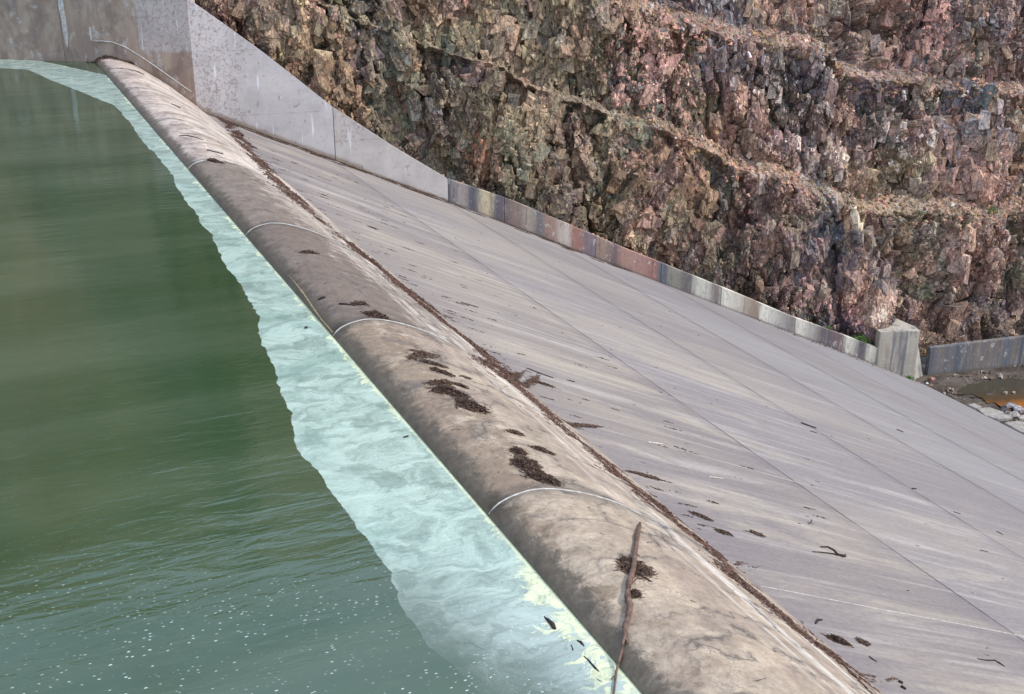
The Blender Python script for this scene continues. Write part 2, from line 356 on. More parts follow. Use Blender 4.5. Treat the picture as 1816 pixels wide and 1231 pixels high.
def mat_rock(name='rock', talus=False):
    n = NT(name); c = n.at('rockcol', True)
    wv = n.noise(n.map((1.3, 1.3, .8)), 1, 3, .6, 0, True)
    vv = n.n('ShaderNodeVectorMath', operation='MULTIPLY_ADD'); n.put(vv.inputs[0], wv); vv.inputs[1].default_value = (.35, .35, .5); n.put(vv.inputs[2], n.tc)
    def facet(sc, rot, metric):
        mp = n.map(sc, rot, vec=vv.outputs[0])
        o = n.n('ShaderNodeTexVoronoi', feature='F1', distance=metric); n.put(o.inputs['Vector'], mp); o.inputs['Scale'].default_value = 1
        sub = n.n('ShaderNodeVectorMath', operation='SUBTRACT'); n.put(sub.inputs[0], mp); n.put(sub.inputs[1], o.outputs['Position'])
        cc = n.n('ShaderNodeVectorMath', operation='SUBTRACT'); n.put(cc.inputs[0], o.outputs['Color']); cc.inputs[1].default_value = (.5, .5, .5)
        dt = n.n('ShaderNodeVectorMath', operation='DOT_PRODUCT'); n.put(dt.inputs[0], sub.outputs[0]); n.put(dt.inputs[1], cc.outputs[0])
        sp = n.n('ShaderNodeSeparateXYZ'); n.put(sp.inputs[0], o.outputs['Color'])
        return n.math('ADD', n.mul(dt.outputs['Value'], 1.6), n.mul(sp.outputs[0], .35)), sp.outputs
    h1, c1 = facet((1.7, 1.7, .9), (.25, .2, .5), 'MANHATTAN'); h2, c2 = facet((4.6, 4.6, 2.6), (.6, .3, .2), 'MANHATTAN'); h3, c3 = facet((10, 10, 6.5), (.2, .7, .9), 'EUCLIDEAN')
    c = n.mix(.4, c, n.ramp(c1[1], [(0, .62), (.5, .98), (.85, 1.2), (1, 1.5)]), 'MULTIPLY')
    c = n.mix(.4, c, n.ramp(c2[1], [(0, .55), (.5, .95), (.8, 1.15), (1, 2.0)]), 'MULTIPLY')
    c = n.mix(.4, c, n.ramp(c3[1], [(0, .6), (.5, .95), (1, 1.5)]), 'MULTIPLY')
    c = n.mix(n.mul(n.step(c2[2], .88, .90), .4), c, rgb(198, 172, 146))
    c = n.mix(n.mul(n.step(c1[2], .90, .92), .2), c, rgb(178, 122, 106))
    a = n.noise(n.map((1.1, 1.1, .28), loc=(7, 3, 1)), 1, 8, .72, .9)
    c = n.mix(n.mul(n.step(a, .55, .64), .42), c, rgb(140, 100, 74))
    c = n.mix(n.mul(n.step(a, .45, .34), .25), c, rgb(128, 108, 106))
    b = n.noise(n.map((6, 6, 3.5)), 1, 7, .75, .2)
    c = n.mix(.8, c, n.ramp(b, [(.28, .45), (.47, .92), (.6, 1.1), (.75, 1.6)]), 'MULTIPLY')
    mk = n.step(n.noise(n.map((.4, .4, .25), loc=(2, 9, 5)), 1, 4, .6), .40, .60)
    for scl, wd, st in (((1.1, 1.1, .45), .028, .75), ((2.6, 2.6, 1.3), .05, .6)):
        wf = n.noise(n.map((2.2, 2.2, 1.4), loc=(scl[0], 2, 2)), 1, 5, .7, 0, True)
        v2 = n.n('ShaderNodeVectorMath', operation='MULTIPLY_ADD'); n.put(v2.inputs[0], wf); v2.inputs[1].default_value = (.7, .7, .9); n.put(v2.inputs[2], n.tc)
        fe = n.voro(n.map(scl, (.3, .35, .4), vec=v2.outputs[0]), 1, 'DISTANCE_TO_EDGE')
        c = n.mix(n.mul(n.math('SUBTRACT', 1.0, n.step(fe, wd * .3, wd)), st), c, rgb(46, 36, 32))
    h = n.math('ADD', n.mul(h1, .12), n.math('ADD', n.mul(n.mul(h2, .22), mk), n.math('ADD', n.mul(n.mul(h3, .13), mk), n.mul(b, .20))))
    return n.fin(c, .88, n.bump(h, .85, .32), .25)

def mat_simple(name, c1, c2, sc=6, rough=.85, bump=.4, spec=.3):
    n = NT(name); f = n.noise(n.map((sc, sc, sc)), 1, 6, .7)
    return n.fin(n.mix(n.step(f, .35, .65), c1, c2), rough, n.bump(f, bump, .02), spec)

M = {}
M['crest_tan'] = mat_crest('crest_concrete_tan', rgb(176, 157, 137), rgb(122, 100, 80), .10, 1)
M['crest_tan2'] = mat_crest('crest_concrete_blotched', rgb(174, 156, 137), rgb(122, 101, 82), .40, 2)
M['crest_dark'] = mat_crest('crest_concrete_dark', rgb(160, 146, 134), rgb(104, 89, 79), .95, 3)
M['crest_dark2'] = mat_crest('crest_concrete_dark_grey', rgb(172, 158, 146), rgb(106, 91, 80), .78, 4)
M['crest_pale'] = mat_crest('crest_concrete_pale', rgb(206, 188, 174), rgb(150, 132, 126), .30, 5)
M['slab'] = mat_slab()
M['wing'] = mat_wall('wing_wall_concrete', rgb(182, 169, 162), 1.0, .8, 2, 0)
M['panel'] = mat_wall('side_wall_concrete', rgb(186, 178, 176), 0.0, 1.0, 3)
M['panel2'] = mat_wall('side_wall_concrete_warm', rgb(186, 177, 172), 0.0, .8, 6)
M['pier'] = mat_wall('pier_concrete', rgb(178, 168, 154), .0, .3, 9, 0, True)
M['low'] = mat_lowwall('stained_wall'); M['low2'] = mat_lowwall('dark_stained_wall', True)
M['rock'] = mat_rock()
M['seal'] = mat_simple('white_sealant', rgb(198, 192, 186), rgb(158, 150, 142), 5, .6)
M['seal_old'] = mat_simple('old_sealant', rgb(160, 152, 140), rgb(128, 116, 100), 6, .8)
M['moss'] = mat_simple('yellow_lichen', rgb(150, 138, 104), rgb(104, 94, 74), 9)
M['litter'] = mat_simple('plant_litter', rgb(44, 31, 27), rgb(122, 97, 82), 14, .9)
M['litter2'] = mat_simple('red_brown_litter', rgb(72, 48, 42), rgb(142, 112, 98), 12, .9)
M['bark'] = mat_simple('branch_bark', rgb(122, 96, 82), rgb(74, 56, 48), 9, .8, .8)
M['bark_dark'] = mat_simple('dark_bark', rgb(62, 48, 44), rgb(38, 30, 28), 9, .85)
M['bleached'] = mat_simple('bleached_wood', rgb(206, 196, 184), rgb(160, 148, 138), 9, .8)
M['leaf'] = mat_simple('bush_leaves', rgb(86, 116, 48), rgb(52, 78, 34), 4, .7)
M['leafdry'] = mat_simple('olive_leaves', rgb(112, 112, 76), rgb(78, 84, 56), 4, .8)

# ------------------------------------------------------------------ reservoir water
def mat_water():
    n = NT('reservoir_water'); X, Y, Z = n.xyz()
    lane = n.noise(n.map((.05, .30, 1), rot=(0, 0, AZ)), 1, 5, .55, .3)
    fine = n.noise(n.map((1.0, 7, 1), rot=(0, 0, AZ)), 1, 6, .7)
    c = n.mix(n.step(lane, .35, .68), (.024, .052, .020), (.048, .076, .038))
    c = n.mix(n.mul(n.step(fine, .55, .75), .30), c, (.12, .15, .10))
    near = n.math('SUBTRACT', 1.0, n.step(n.math('ADD', Y, n.mul(X, .35)), 11.5, 20))
    # small pale flecks scattered over the near water
    fv = n.voro(n.map((6.4, 12, 1), rot=(0, 0, AZ + .1)), 1); den = n.noise(n.map((.22, .3, 1), loc=(4, 4, 0)), 1, 4, .6)
    wn = n.noise(n.map((9, 14, 1), rot=(0, 0, AZ)), 1, 3, .6)
    flk = n.mul(n.math('SUBTRACT', 1.0, n.step(n.math('ADD', fv, n.mul(wn, .42)), .30, .42)), n.mul(n.math('ADD', .12, n.step(den, .36, .56)), near))
    pick = n.step(n.voro(n.map((6.4, 12, 1), rot=(0, 0, AZ + .1)), 1, 'F1', 'Color'), .10, .45)
    flk = n.mul(flk, pick)
    c = n.mix(n.mul(flk, .9), c, (.62, .68, .68))
    # ripples
    calm = n.math('ADD', .25, n.mul(n.step(n.noise(n.map((.07, .12, 1), rot=(0, 0, AZ)), 1, 3), .38, .6), .75))
    r1 = n.noise(n.map((.55, 2.1, 1), rot=(0, 0, AZ + .25)), 1, 3, .5, .6)
    r2 = n.noise(n.map((2.2, 6.5, 1), rot=(0, 0, AZ + .1)), 1, 4, .6, .3)
    r0 = n.noise(n.map((.15, .5, 1), rot=(0, 0, AZ - .1)), 1, 2, .5)
    zone = n.math('ADD', 1.0, n.mul(n.mul(n.step(Y, 15, 18), n.math('SUBTRACT', 1.0, n.step(Y, 20, 23))), 1.0))
    r1 = n.mul(r1, zone)
    h = n.math('ADD', n.mul(n.mul(r1, calm), .017), n.math('ADD', n.mul(n.mul(r2, calm), .006), n.mul(r0, .02)))
    o = n.n('ShaderNodeBump'); o.inputs['Strength'].default_value = 1; o.inputs['Distance'].default_value = 1.0; n.put(o.inputs['Height'], h)
    n.b.inputs['IOR'].default_value = 1.62
    return n.fin(c, n.math('ADD', .04, n.mul(flk, .5)), o.outputs[0], .5)
M['water'] = mat_water()
wv = [(-400, -120, 0), (.4, -120, 0), (.4, 95, 0), (-8, 101, 0), (-60, 141, 0), (-400, 360, 0)]
tag(mesh('water', wv, [list(range(6))], M['water']), kind='structure')

# floating scum sheet along the crest
EDGE = [(-60, 121), (0, 121), (50, 124), (90, 142), (130, 158), (200, 186), (228, 215), (262, 262), (300, 300), (322, 345), (350, 385), (375, 415), (395, 468), (425, 505), (447, 545),
        (458, 592), (480, 640), (498, 690), (514, 732), (526, 782), (548, 825), (580, 868), (610, 900), (645, 940), (668, 975), (700, 1048), (765, 1150), (850, 1231), (960, 1330)]
ep = np.array([onz(*p)[:2] for p in EDGE]); seg = np.r_[0, np.cumsum(np.hypot(*np.diff(ep, axis=0).T))]
tt = np.linspace(0, seg[-1], 900); ex = np.interp(tt, seg, ep[:, 0]); ey = np.interp(tt, seg, ep[:, 1])
ker = np.ones(9) / 9
ex = np.convolve(np.pad(ex, 4, 'edge'), ker, 'valid'); ey = np.convolve(np.pad(ey, 4, 'edge'), ker, 'valid')
jit = (fbm(tt * .55, tt * 0 + 3.3, 1, 5) - .5) * .9 + (fbm(tt * 2.5, tt * 0 + 9, 2, 4) - .5) * .35
ex = ex + jit * .45 * np.clip((95 - ey) / 60, .35, 1); K = 40
cy_ = ey - (ey > 90) * 0
fa = np.linspace(0, 1, K)
# right end of each rung: the crest face, or the wing wall at the far end
wx = np.where(ey > 92.5, np.minimum(-.1, ex + 0.0), -.015)
def wing_y(x): return 93.25 - (x + .15) * (97.91 - 93.3) / 6.26
rx = np.full_like(ex, -.015); ry = ey.copy()
far_ = ey > 86
rx = np.where(far_, -.015, rx); ry = np.where(far_, np.minimum(93.1, ey), ry)
beyond = ex < -2.0
rx = np.where(far_ & beyond, ex + 0.02, rx); ry = np.where(far_ & beyond, wing_y(ex) - .02, ry)
SX = ex[:, None] * (1 - fa) + rx[:, None] * fa; SY = ey[:, None] * (1 - fa) + ry[:, None] * fa
SV = np.stack([SX, SY, np.full_like(SX, .004)], -1).reshape(-1, 3)
def mat_scum():
    n = NT('algae_scum'); X, Y, Z = n.xyz()
    d = n.at('edged'); cr = n.at('crestd')
    wv = n.noise(n.map((.6, .6, 1)), 1, 4, .6, 0, True)
    vv = n.n('ShaderNodeVectorMath', operation='MULTIPLY_ADD'); n.put(vv.inputs[0], wv); vv.inputs[1].default_value = (2.2, 2.2, 0); n.put(vv.inputs[2], n.tc)
    a = n.noise(n.map((1.1, 1.5, 1), rot=(0, 0, AZ), vec=vv.outputs[0]), 1, 8, .62, .8)
    sw = n.noise(n.map((.5, 2.4, 1), rot=(0, 0, AZ + .5), vec=vv.outputs[0]), 1, 8, .62, 1.4)
    b = n.noise(n.map((12, 16, 1)), 1, 5, .7)
    c = n.mix(n.step(a, .34, .66), rgb(142, 159, 148), rgb(174, 190, 177))
    c = n.mix(n.mul(n.step(sw, .48, .70), .26), c, rgb(190, 212, 202))
    c = n.mix(n.mul(n.step(n.noise(n.map((.35, .5, 1), rot=(0, 0, .4)), 1, 5, .6, .8), .5, .68), .5), c, rgb(118, 146, 134))
    near = n.math('SUBTRACT', 1.0, n.step(Y, 13.0, 19.5)); 
    c = n.mix(n.mul(near, .6), c, rgb(168, 175, 171))
    # small floating flecks
    fk = n.mul(n.math('SUBTRACT', 1.0, n.step(n.voro(n.map((9, 11, 1)), 1), .10, .22)), n.step(n.noise(n.map((.7, .9, 1)), 1, 4), .44, .58))
    c = n.mix(n.mul(fk, n.math('ADD', .25, n.mul(near, .55))), c, rgb(225, 232, 228))
    # yellow pollen raft against the concrete
    q = n.math('ADD', cr, n.mul(n.math('SUBTRACT', sw, .5), n.math('ADD', 1.0, n.mul(near, 2.6))))
    gy = n.noise(n.comb(n.mul(Y, .33), 1.7), 1, 4, .6)
    lim = n.math('ADD', n.mul(n.step(gy, .44, .62), .20), n.math('SUBTRACT', n.mul(near, .42), .06))
    yl = n.math('SUBTRACT', 1.0, n.step(n.math('SUBTRACT', q, lim), -.02, .05))
    stv = n.noise(n.map((5, 1.2, 1), rot=(0, 0, .3), vec=vv.outputs[0]), 1, 5, .6)
    yl = n.mul(yl, n.math('ADD', .35, n.mul(n.step(stv, .38, .55), .65)))
    yl = n.math('MAXIMUM', n.mul(yl, .9), n.mul(n.mul(n.math('SUBTRACT', 1.0, n.step(cr, .05, .11)), n.math('SUBTRACT', 1.0, n.step(Y, 25, 45))), n.step(sw, .36, .5)))
    c = n.mix(n.mul(yl, .85), c, rgb(222, 222, 180))
    # dark water threads between rafts
    th = n.math('ABSOLUTE', n.math('SUBTRACT', sw, .47)); tl = n.mul(n.math('SUBTRACT', 1.0, n.step(th, .0, .012)), n.math('SUBTRACT', 1.0, n.step(cr, .8, 2.5)))
    c = n.mix(n.mul(tl, .5), c, rgb(92, 104, 84))
    c = n.mix(.35, c, n.ramp(b, [(.3, .7), (.5, .95), (.7, 1.1)]), 'MULTIPLY')
    r1 = n.noise(n.map((.9, 4.2, 1), rot=(0, 0, AZ + .25)), 1, 3, .5, .6)
    h = n.math('ADD', n.mul(b, .003), n.mul(r1, n.math('ADD', .003, n.mul(n.math('SUBTRACT', 1.0, n.step(Y, 17, 24)), .028))))
    o = n.n('ShaderNodeBump'); o.inputs['Strength'].default_value = .8; o.inputs['Distance'].default_value = 1; n.put(o.inputs['Height'], h)
    n.fin(c, n.math('ADD', .12, n.mul(yl, .4)), o.outputs[0], .5); n.b.inputs['IOR'].default_value = 1.36
    al = n.math('MULTIPLY', n.step(n.math('ADD', d, n.mul(n.math('SUBTRACT', a, .5), .10)), .0, .03), 1.0)
    thin = n.math('ADD', .40, n.mul(n.step(n.math('ADD', d, n.mul(n.math('SUBTRACT', a, .5), 1.2)), .1, 2.6), .62))
    aln = n.step(n.math('ADD', d, n.mul(n.math('SUBTRACT', a, .5), 1.6)), -.2, 1.5); al = n.math('ADD', n.mul(al, n.math('SUBTRACT', 1.0, near)), n.mul(n.mul(al, aln), near))
    soft = n.math('ADD', n.mul(near, thin), n.mul(n.math('SUBTRACT', 1.0, near), n.math('ADD', .78, n.mul(n.step(a, .30, .56), .18))))
    n.put(n.b.inputs['Alpha'], n.math('MINIMUM', n.mul(al, soft), .97))
    return n.m
sc = mesh('algae_scum', SV, grid_faces(900, K)[:, ::-1], mat_scum())
attr(sc, 'edged', (np.hypot(SX - ex[:, None], SY - ey[:, None])).ravel()); attr(sc, 'crestd', np.maximum(0, np.where(SX < -3, (wing_y(SX) - SY) * .8, np.minimum(-SX, np.abs(wing_y(SX) - SY)))).ravel())
tag(sc, 'pale green algae scum floating along the upstream edge of the crest', 'algae', kind='stuff')

# ------------------------------------------------------------------ spillway crest
JY = [-14, 7.6, 18.95, 30.1, 41.5, 53.5, 65.0, 76.8, 95.5]
CM = ['crest_tan', 'crest_tan', 'crest_tan2', 'crest_dark', 'crest_dark2', 'crest_pale', 'crest_pale', 'crest_pale']
crest = empty('spillway_crest', (3, 30, -3.5))
tag(crest, 'long rounded concrete overflow crest running between green water and sloping chute', 'spillway crest')
# dense rounded section
ps = np.array(list(zip(PX, PZ))); sg = np.r_[0, np.cumsum(np.hypot(*np.diff(ps, axis=0).T))]
from itertools import count
def cr_spline(t):   # Catmull-Rom through the section points
    i = min(max(int(np.searchsorted(sg, t) - 1), 0), len(sg) - 2); u = (t - sg[i]) / (sg[i + 1] - sg[i])
    p0, p1, p2, p3 = ps[max(i - 1, 0)], ps[i], ps[i + 1], ps[min(i + 2, len(ps) - 1)]
    if i <= 1: return p1 * (1 - u) + p2 * u
    m1, m2 = (p2 - p0) / 2, (p3 - p1) / 2
    return (2*u**3-3*u**2+1) * p1 + (u**3-2*u**2+u) * m1 + (-2*u**3+3*u**2) * p2 + (u**3-u**2) * m2
sec = np.array([cr_spline(t) for t in np.r_[0, np.linspace(sg[1], sg[-1] - 1e-6, 70)]])
sec_full = np.vstack([sec, [[6.86, -6.5], [-.02, -6.5]]])
for i in range(len(CM)):
    y0, y1 = JY[i] + .012, JY[i + 1] - .012; ny = max(3, int((y1 - y0) / .5)); ys = np.linspace(y0, y1, ny)
    V = np.array([[x, y, z + (fbm(np.array(x * .8), np.array(y * .5), 1) - .5) * .03 * (0 < x < 6.5)] for y in ys for x, z in sec])
    o = mesh('crest_block', V, grid_faces(ny, len(sec))[:, ::-1], M[CM[i]], crest, True)
    # end faces, shut the block
    me = o.data; bm = bmesh.new(); bm.from_mesh(me); bm.verts.ensure_lookup_table()
    n_ = len(sec); ends = [[bm.verts[r * n_ + k] for k in range(n_)] for r in (0, ny - 1)]
    for a in ends:
        b1 = bm.verts.new((6.86, a[0].co.y, -6.5)); b2 = bm.verts.new((-.02, a[0].co.y, -6.5)); bm.faces.new(a + [b1, b2])
    bm.normal_update(); bm.to_mesh(me); bm.free()
    o['label'] = ['tan crest block nearest the camera', 'tan crest block with the long branch on it', 'cream and tan crest block blotched grey towards the water', 'darkest grey crest block with a yellowish crack', 'dark grey crest block', 'pale pinkish crest block', 'pale crest block further along', 'pale crest block meeting the wing wall'][i]

def tube(pts, rad, nseg=6):
    pts = [Vector(p) for p in pts]; rad = rad if hasattr(rad, '__len__') else [rad] * len(pts); V = []; F = []
    for i, p in enumerate(pts):
        d = (pts[min(i + 1, len(pts) - 1)] - pts[max(i - 1, 0)]).normalized()
        a = d.orthogonal().normalized() if i == 0 else (a - d * a.dot(d)).normalized(); b = d.cross(a)
        for k in range(nseg):
            t = 2 * math.pi * k / nseg; V.append(p + (a * math.cos(t) + b * math.sin(t)) * rad[i])
    for i in range(len(pts) - 1):
        for k in range(nseg):
            F.append([i * nseg + k, i * nseg + (k + 1) % nseg, (i + 1) * nseg + (k + 1) % nseg, (i + 1) * nseg + k])
    F.append(list(range(nseg))[::-1]); F.append([(len(pts) - 1) * nseg + k for k in range(nseg)])
    return V, F
def joinm(parts):
    V = []; F = []
    for v, f in parts:
        k = len(V); V += list(v); F += [[i + k for i in q] for q in f]
    return V, F
def seal(y, x0, x1, r, mat, up=.0):
    xs = np.linspace(x0, x1, 40); z = np.interp(xs, sec[1:, 0], sec[1:, 1])
    return tube([(x, y + .012 * math.sin(x * 2.3), zz + up) for x, zz in zip(xs, z)], [r * (1 - .6 * max(0, (x - 2.4)) / 2.4) if x > 2.4 else r for x in xs])
for y, x1, r, mt in ((18.95, 4.3, .02, 'seal'), (30.1, 4.1, .021, 'seal'), (41.5, 4.3, .021, 'seal'), (53.5, 1.6, .03, 'seal'), (65, 1.0, .025, 'seal_old')):
    v, f = seal(y, .0, x1, r, mt); mesh('joint_seal', v, f, M[mt], crest, True)
# lichen-filled crack on the dark block
cp = [onsurf(x, y) for x, y in ((512, 489), (528, 508), (540, 524), (556, 548), (570, 567), (590, 590))]
v, f = tube([(p[0], p[1], p[2] + .004) for p in cp], [.012, .03, .035, .03, .026, .02]); o = mesh('crack_filling', v, f, M['moss'], crest, True)
offset_children(crest)

# ------------------------------------------------------------------ chute
WALLB = [(6.3, 88.4), (25.2, 86.3), (62, 74.3), (66.3, 72.9)]      # foot of the side wall in plan
wxs, wys = zip(*WALLB)
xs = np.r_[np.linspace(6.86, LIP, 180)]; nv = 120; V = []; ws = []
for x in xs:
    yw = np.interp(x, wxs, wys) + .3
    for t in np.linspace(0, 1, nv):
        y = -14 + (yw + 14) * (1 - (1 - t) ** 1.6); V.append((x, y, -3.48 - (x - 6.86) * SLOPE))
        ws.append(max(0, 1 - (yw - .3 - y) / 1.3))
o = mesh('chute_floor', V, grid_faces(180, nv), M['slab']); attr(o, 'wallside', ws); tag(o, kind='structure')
# end face of the slab
zl = -3.48 - (LIP - 6.86) * SLOPE
# white joint line running on down the slab
p = [(x, 18.97 + .015 * math.sin(x), -3.48 - (x - 6.86) * SLOPE + .006) for x in np.linspace(6.95, 20, 60)]
v, f = tube(p, .012); o = mesh('joint_seal', v, f, M['seal'])
o.name = 'slab_joint_seal'; tag(o, 'thin white sealant line running straight down the near chute slab', 'joint seal')

# ------------------------------------------------------------------ walls
def wall_panel(name, a, b, top, bot, thick, mat, parent, stainf=None, crackf=None, nu=None, dn=None):
    """upright panel: a, b plan ends; top(x), bot(x) heights; front faces the reservoir and chute"""
    a, b = np.array(a), np.array(b); L = np.hypot(*(b - a)); nu = nu or max(4, int(L / .5)); d = (b - a) / L; nr = np.array([-d[1], d[0]])
    V = []; st = []; ck = []; ft = []; nz = 14
    for i in range(nu + 1):
        t = i / nu; q = a + (b - a) * t; x = q[0]; zb, zt = bot(x), top(x)
        for j in range(nz + 1):
            z = zb + (zt - zb) * j / nz; V.append((q[0], q[1], z))
            st.append(stainf(x, z) if stainf else 0); ck.append(crackf(x, z) if crackf else .5)
            ft.append(max(0, 1 - max(0, z - zb - 1.0) / (.9 if zt - zb > 4.5 else .45)) * .95)
        V.append((q[0] + nr[0] * thick, q[1] + nr[1] * thick, zt)); V.append((q[0] + nr[0] * thick, q[1] + nr[1] * thick, zb))
        st += [0, 0]; ck += [0, 0]; ft += [0, 0]
    R = nz + 3; F = []
    for i in range(nu):
        for j in range(R):
            F.append([i * R + j, (i + 1) * R + j, (i + 1) * R + (j + 1) % R, i * R + (j + 1) % R])
    F.append(list(range(R))); F.append([nu * R + j for j in range(R)][::-1])
    o = mesh(name, V, F, mat, parent); attr(o, 'stain', st); attr(o, 'crackmask', ck); attr(o, 'foot', ft)
    return o
TOPX = [-80, 5.9, 6.3, 8.85, 11.5, 16.3, 21, 25.2, 29.8, 34.3, 38.9, 43.6, 48.4, 53.4, 58.4, 62, 66, 77, 95]
TOPZ = [9, 9, 4.75, 2.75, .62, -3.55, -7, -9.81, -11.55, -13.7, -15.95, -18.1, -20.3, -22.7, -24.8, -26.35, -27.0, -27.3, -27.3]
wtop = lambda x: float(np.interp(x, TOPX, TOPZ))
sbot = lambda x: float(surf(max(x, 0))) - 1.0
wing = empty('wing_wall', (-2, 95, 0)); tag(wing, 'brown stained concrete wing wall with white runs at the far end of the water', 'wall')
W = [(-60, 137.6), (-6.4, 97.91), (-2.0, 94.66), (6.3, 88.4)]
def stain_wing(x, z): return (.95 if x < 3.0 else .25) * (1 if z < 5 else .7) + (.75 if z < 1.15 and x > 2.8 else 0)
def crack_wing(x, z): return 1.0 if (x > 2.6 and z > 1.0) else .0
t9 = lambda x: 9.0
for a, b, nm in ((W[0], (-2.0, 94.70), 'far'), ((-1.97, 94.68), W[3], 'near')):
    o = wall_panel('wall_panel', a, b, t9, lambda x: -4.5, 1.2, M['wing'], wing, stain_wing, crack_wing, nu=120)
# white lime run beside the panel joint, sealant arc above the crest
def on_wing(x, y, off=.02):
    a = np.array([-6.4, 97.91, 0]); d = np.array([12.7, -9.51, 0]); nn = np.array([d[1], -d[0], 0]) / np.hypot(d[0], d[1])
    r = ray(x, y); return EYE + r * (np.dot(a - EYE, nn) / np.dot(r, nn)) + nn * off
arc = [(165, 73), (182, 73), (200, 75), (222, 83), (250, 100), (275, 117), (300, 135), (320, 149), (340, 163)]
v, f = tube([on_wing(*q, off=.03) for q in arc], .045); mesh('joint_seal', v, f, M['seal'], wing, True)
def flat_run(pts, wds, off=.012):
    V = []; 
    for (x, y), w_ in zip(pts, wds): V += [on_wing(x - w_, y, off), on_wing(x + w_, y, off), on_wing(x + w_, y, -.05), on_wing(x - w_, y, -.05)]
    F = []
    for i in range(len(pts) - 1):
        for k in range(4): F.append([i * 4 + k, i * 4 + (k + 1) % 4, i * 4 + 4 + (k + 1) % 4, i * 4 + 4 + k])
    F += [[3, 2, 1, 0], [len(V) - 4, len(V) - 3, len(V) - 2, len(V) - 1]]
    return V, F
lime = [((106, -6), (108, 12), (112, 30), (115, 50), (117, 66), (119, 84)), (3.5, 4.5, 3.6, 4.2, 3.0, .8)]
mesh('lime_run', *flat_run(*lime), M['seal'], wing); mesh('lime_run', *flat_run(((159, 48), (160, 60), (162, 72)), (1.2, 1.6, 1.0)), M['seal'], wing)
offset_children(wing)

side = empty('side_wall', (16, 87, -6)); tag(side, 'pale lilac grey concrete side wall with a steep sloping top against the rock', 'wall')
pl = lambda q: (q[0], float(np.interp(q[0], wxs, wys)))
def crack_side(x, z): return 1.15 - .9 * min(1, max(0, (x - 7.5) / 3.5)) if x < 11 else (.25 if x < 16.3 else (.95 if x < 18.6 and z > -6.5 else .1))
wall_panel('wall_panel', (6.3, 88.4), pl((16.26,)), wtop, sbot, .9, M['panel'], side, None, crack_side, nu=60)
wall_panel('wall_panel', pl((16.31,)), (25.2, 86.3), wtop, sbot, .9, M['panel2'], side, None, crack_side, nu=60)
offset_children(side)
low = empty('stained_side_wall', (44, 80, -20)); tag(low, 'low concrete wall with blue, rust and cream run-off bands between chute and rock', 'wall')
jx = [25.22, 29.6, 36.9, 42.3, 47.4, 53.9, 58.2, 62.2]
for a, b in zip(jx, jx[1:]): wall_panel('wall_panel', pl((a + .02,)), pl((b - .02,)), wtop, sbot, .45, M['low'], low, nu=20)
offset_children(low)

# pier at the lower end of the chute wall and the dark wall beyond it
FZ = -29.5
def prism(foot, z0, z1f, off=None):
    """closed block on a footprint; z1f gives the top height of each corner, off moves top corners"""
    n_ = len(foot); V = [(x, y, z0) for x, y in foot] + [(x + (off[i][0] if off else 0), y + (off[i][1] if off else 0), z1f[i]) for i, (x, y) in enumerate(foot)]
    return V, [list(range(n_))[::-1], list(range(n_, 2 * n_))] + [[i, (i + 1) % n_, n_ + (i + 1) % n_, n_ + i] for i in range(n_)]
pier = empty('concrete_pier', (64.5, 74, FZ)); tag(pier, 'square weathered concrete pier at the bottom end of the stained wall', 'pier')
v, f = prism([(61.3, 74.35), (64.9, 73.3), (67.2, 74.1), (67.2, 78.4), (62.6, 78.4)], FZ - 1.5, [-24.5, -24.6, -24.6, -24.6, -24.5], [(0, 0), (0, 0), (-1.9, .2), (-1.9, 0), (0, 0)])
o = mesh('pier_body', v, f, M['pier'], pier); attr(o, 'stain', [.5] * len(v)); attr(o, 'crackmask', [.3] * len(v)); attr(o, 'foot', [.0] * len(v))
offset_children(pier)
dw = empty('dark_retaining_wall', (74, 73, FZ)); tag(dw, 'low blue-grey streaked retaining wall beside the orange pool', 'wall')
wall_panel('wall_panel', (67.3, 74.1), (77.2, 72.3), lambda x: -26.9 + .02 * (x - 67), lambda x: FZ - 1, .5, M['low2'], dw, nu=20)
wall_panel('wall_panel', (77.25, 72.3), (90, 73.4), lambda x: -26.5, lambda x: FZ - 1, .5, M['low2'], dw, nu=20)
offset_children(dw)

def hull(rad, seed, n_=11, flat=(1, 1, 1)):
    r = random.Random(seed); bm = bmesh.new()
    for _ in range(n_):
        p = Vector((r.gauss(0, 1), r.gauss(0, 1), r.gauss(0, 1))).normalized() * r.uniform(.75, 1.1); bm.verts.new((p.x * rad * flat[0], p.y * rad * flat[1], p.z * rad * flat[2]))
    res = bmesh.ops.convex_hull(bm, input=bm.verts); bmesh.ops.delete(bm, geom=[g for g in res['geom_interior'] if isinstance(g, bmesh.types.BMVert)], context='VERTS')
    bmesh.ops.triangulate(bm, faces=bm.faces); bm.verts.ensure_lookup_table(); bm.verts.index_update()
    V = np.array([v.co[:] for v in bm.verts]); F = np.array([[v.index for v in f.verts] for f in bm.faces]); bm.free(); return V, F

# ------------------------------------------------------------------ rock cutting
BX = [-60, -6.4, -1.5, 6.3, 25.2, 62, 67.5, 78, 92, 130]
BY = [139.5, 99.6, 96.0, 89.6, 86.9, 75.7, 76.4, 74.0, 74.8, 80]
BE1X = [-60, 0, 12, 24, 36, 44.5, 50, 56, 60.5, 71, 78, 130]; BE1Z = [12, 11, 6, .6, -4.5, -8, -10.5, -12.8, -14.9, -16.3, -17, -18]
BE2X = [-60, 0, 20, 30, 42, 48, 56, 64, 70, 83, 130]; BE2Z = [22, 20, 12, 7, 2.2, .2, -1.6, -3.6, -5, -6.9, -9]
PAL = np.array([rgb(*c) for c in [(118, 98, 72), (134, 112, 84), (96, 82, 64), (108, 76, 68), (156, 112, 96), (132, 84, 56), (74, 72, 82), (164, 152, 142), (96, 102, 84), (108, 84, 92), (176, 124, 104), (150, 120, 88), (138, 100, 92), (62, 58, 60)]])
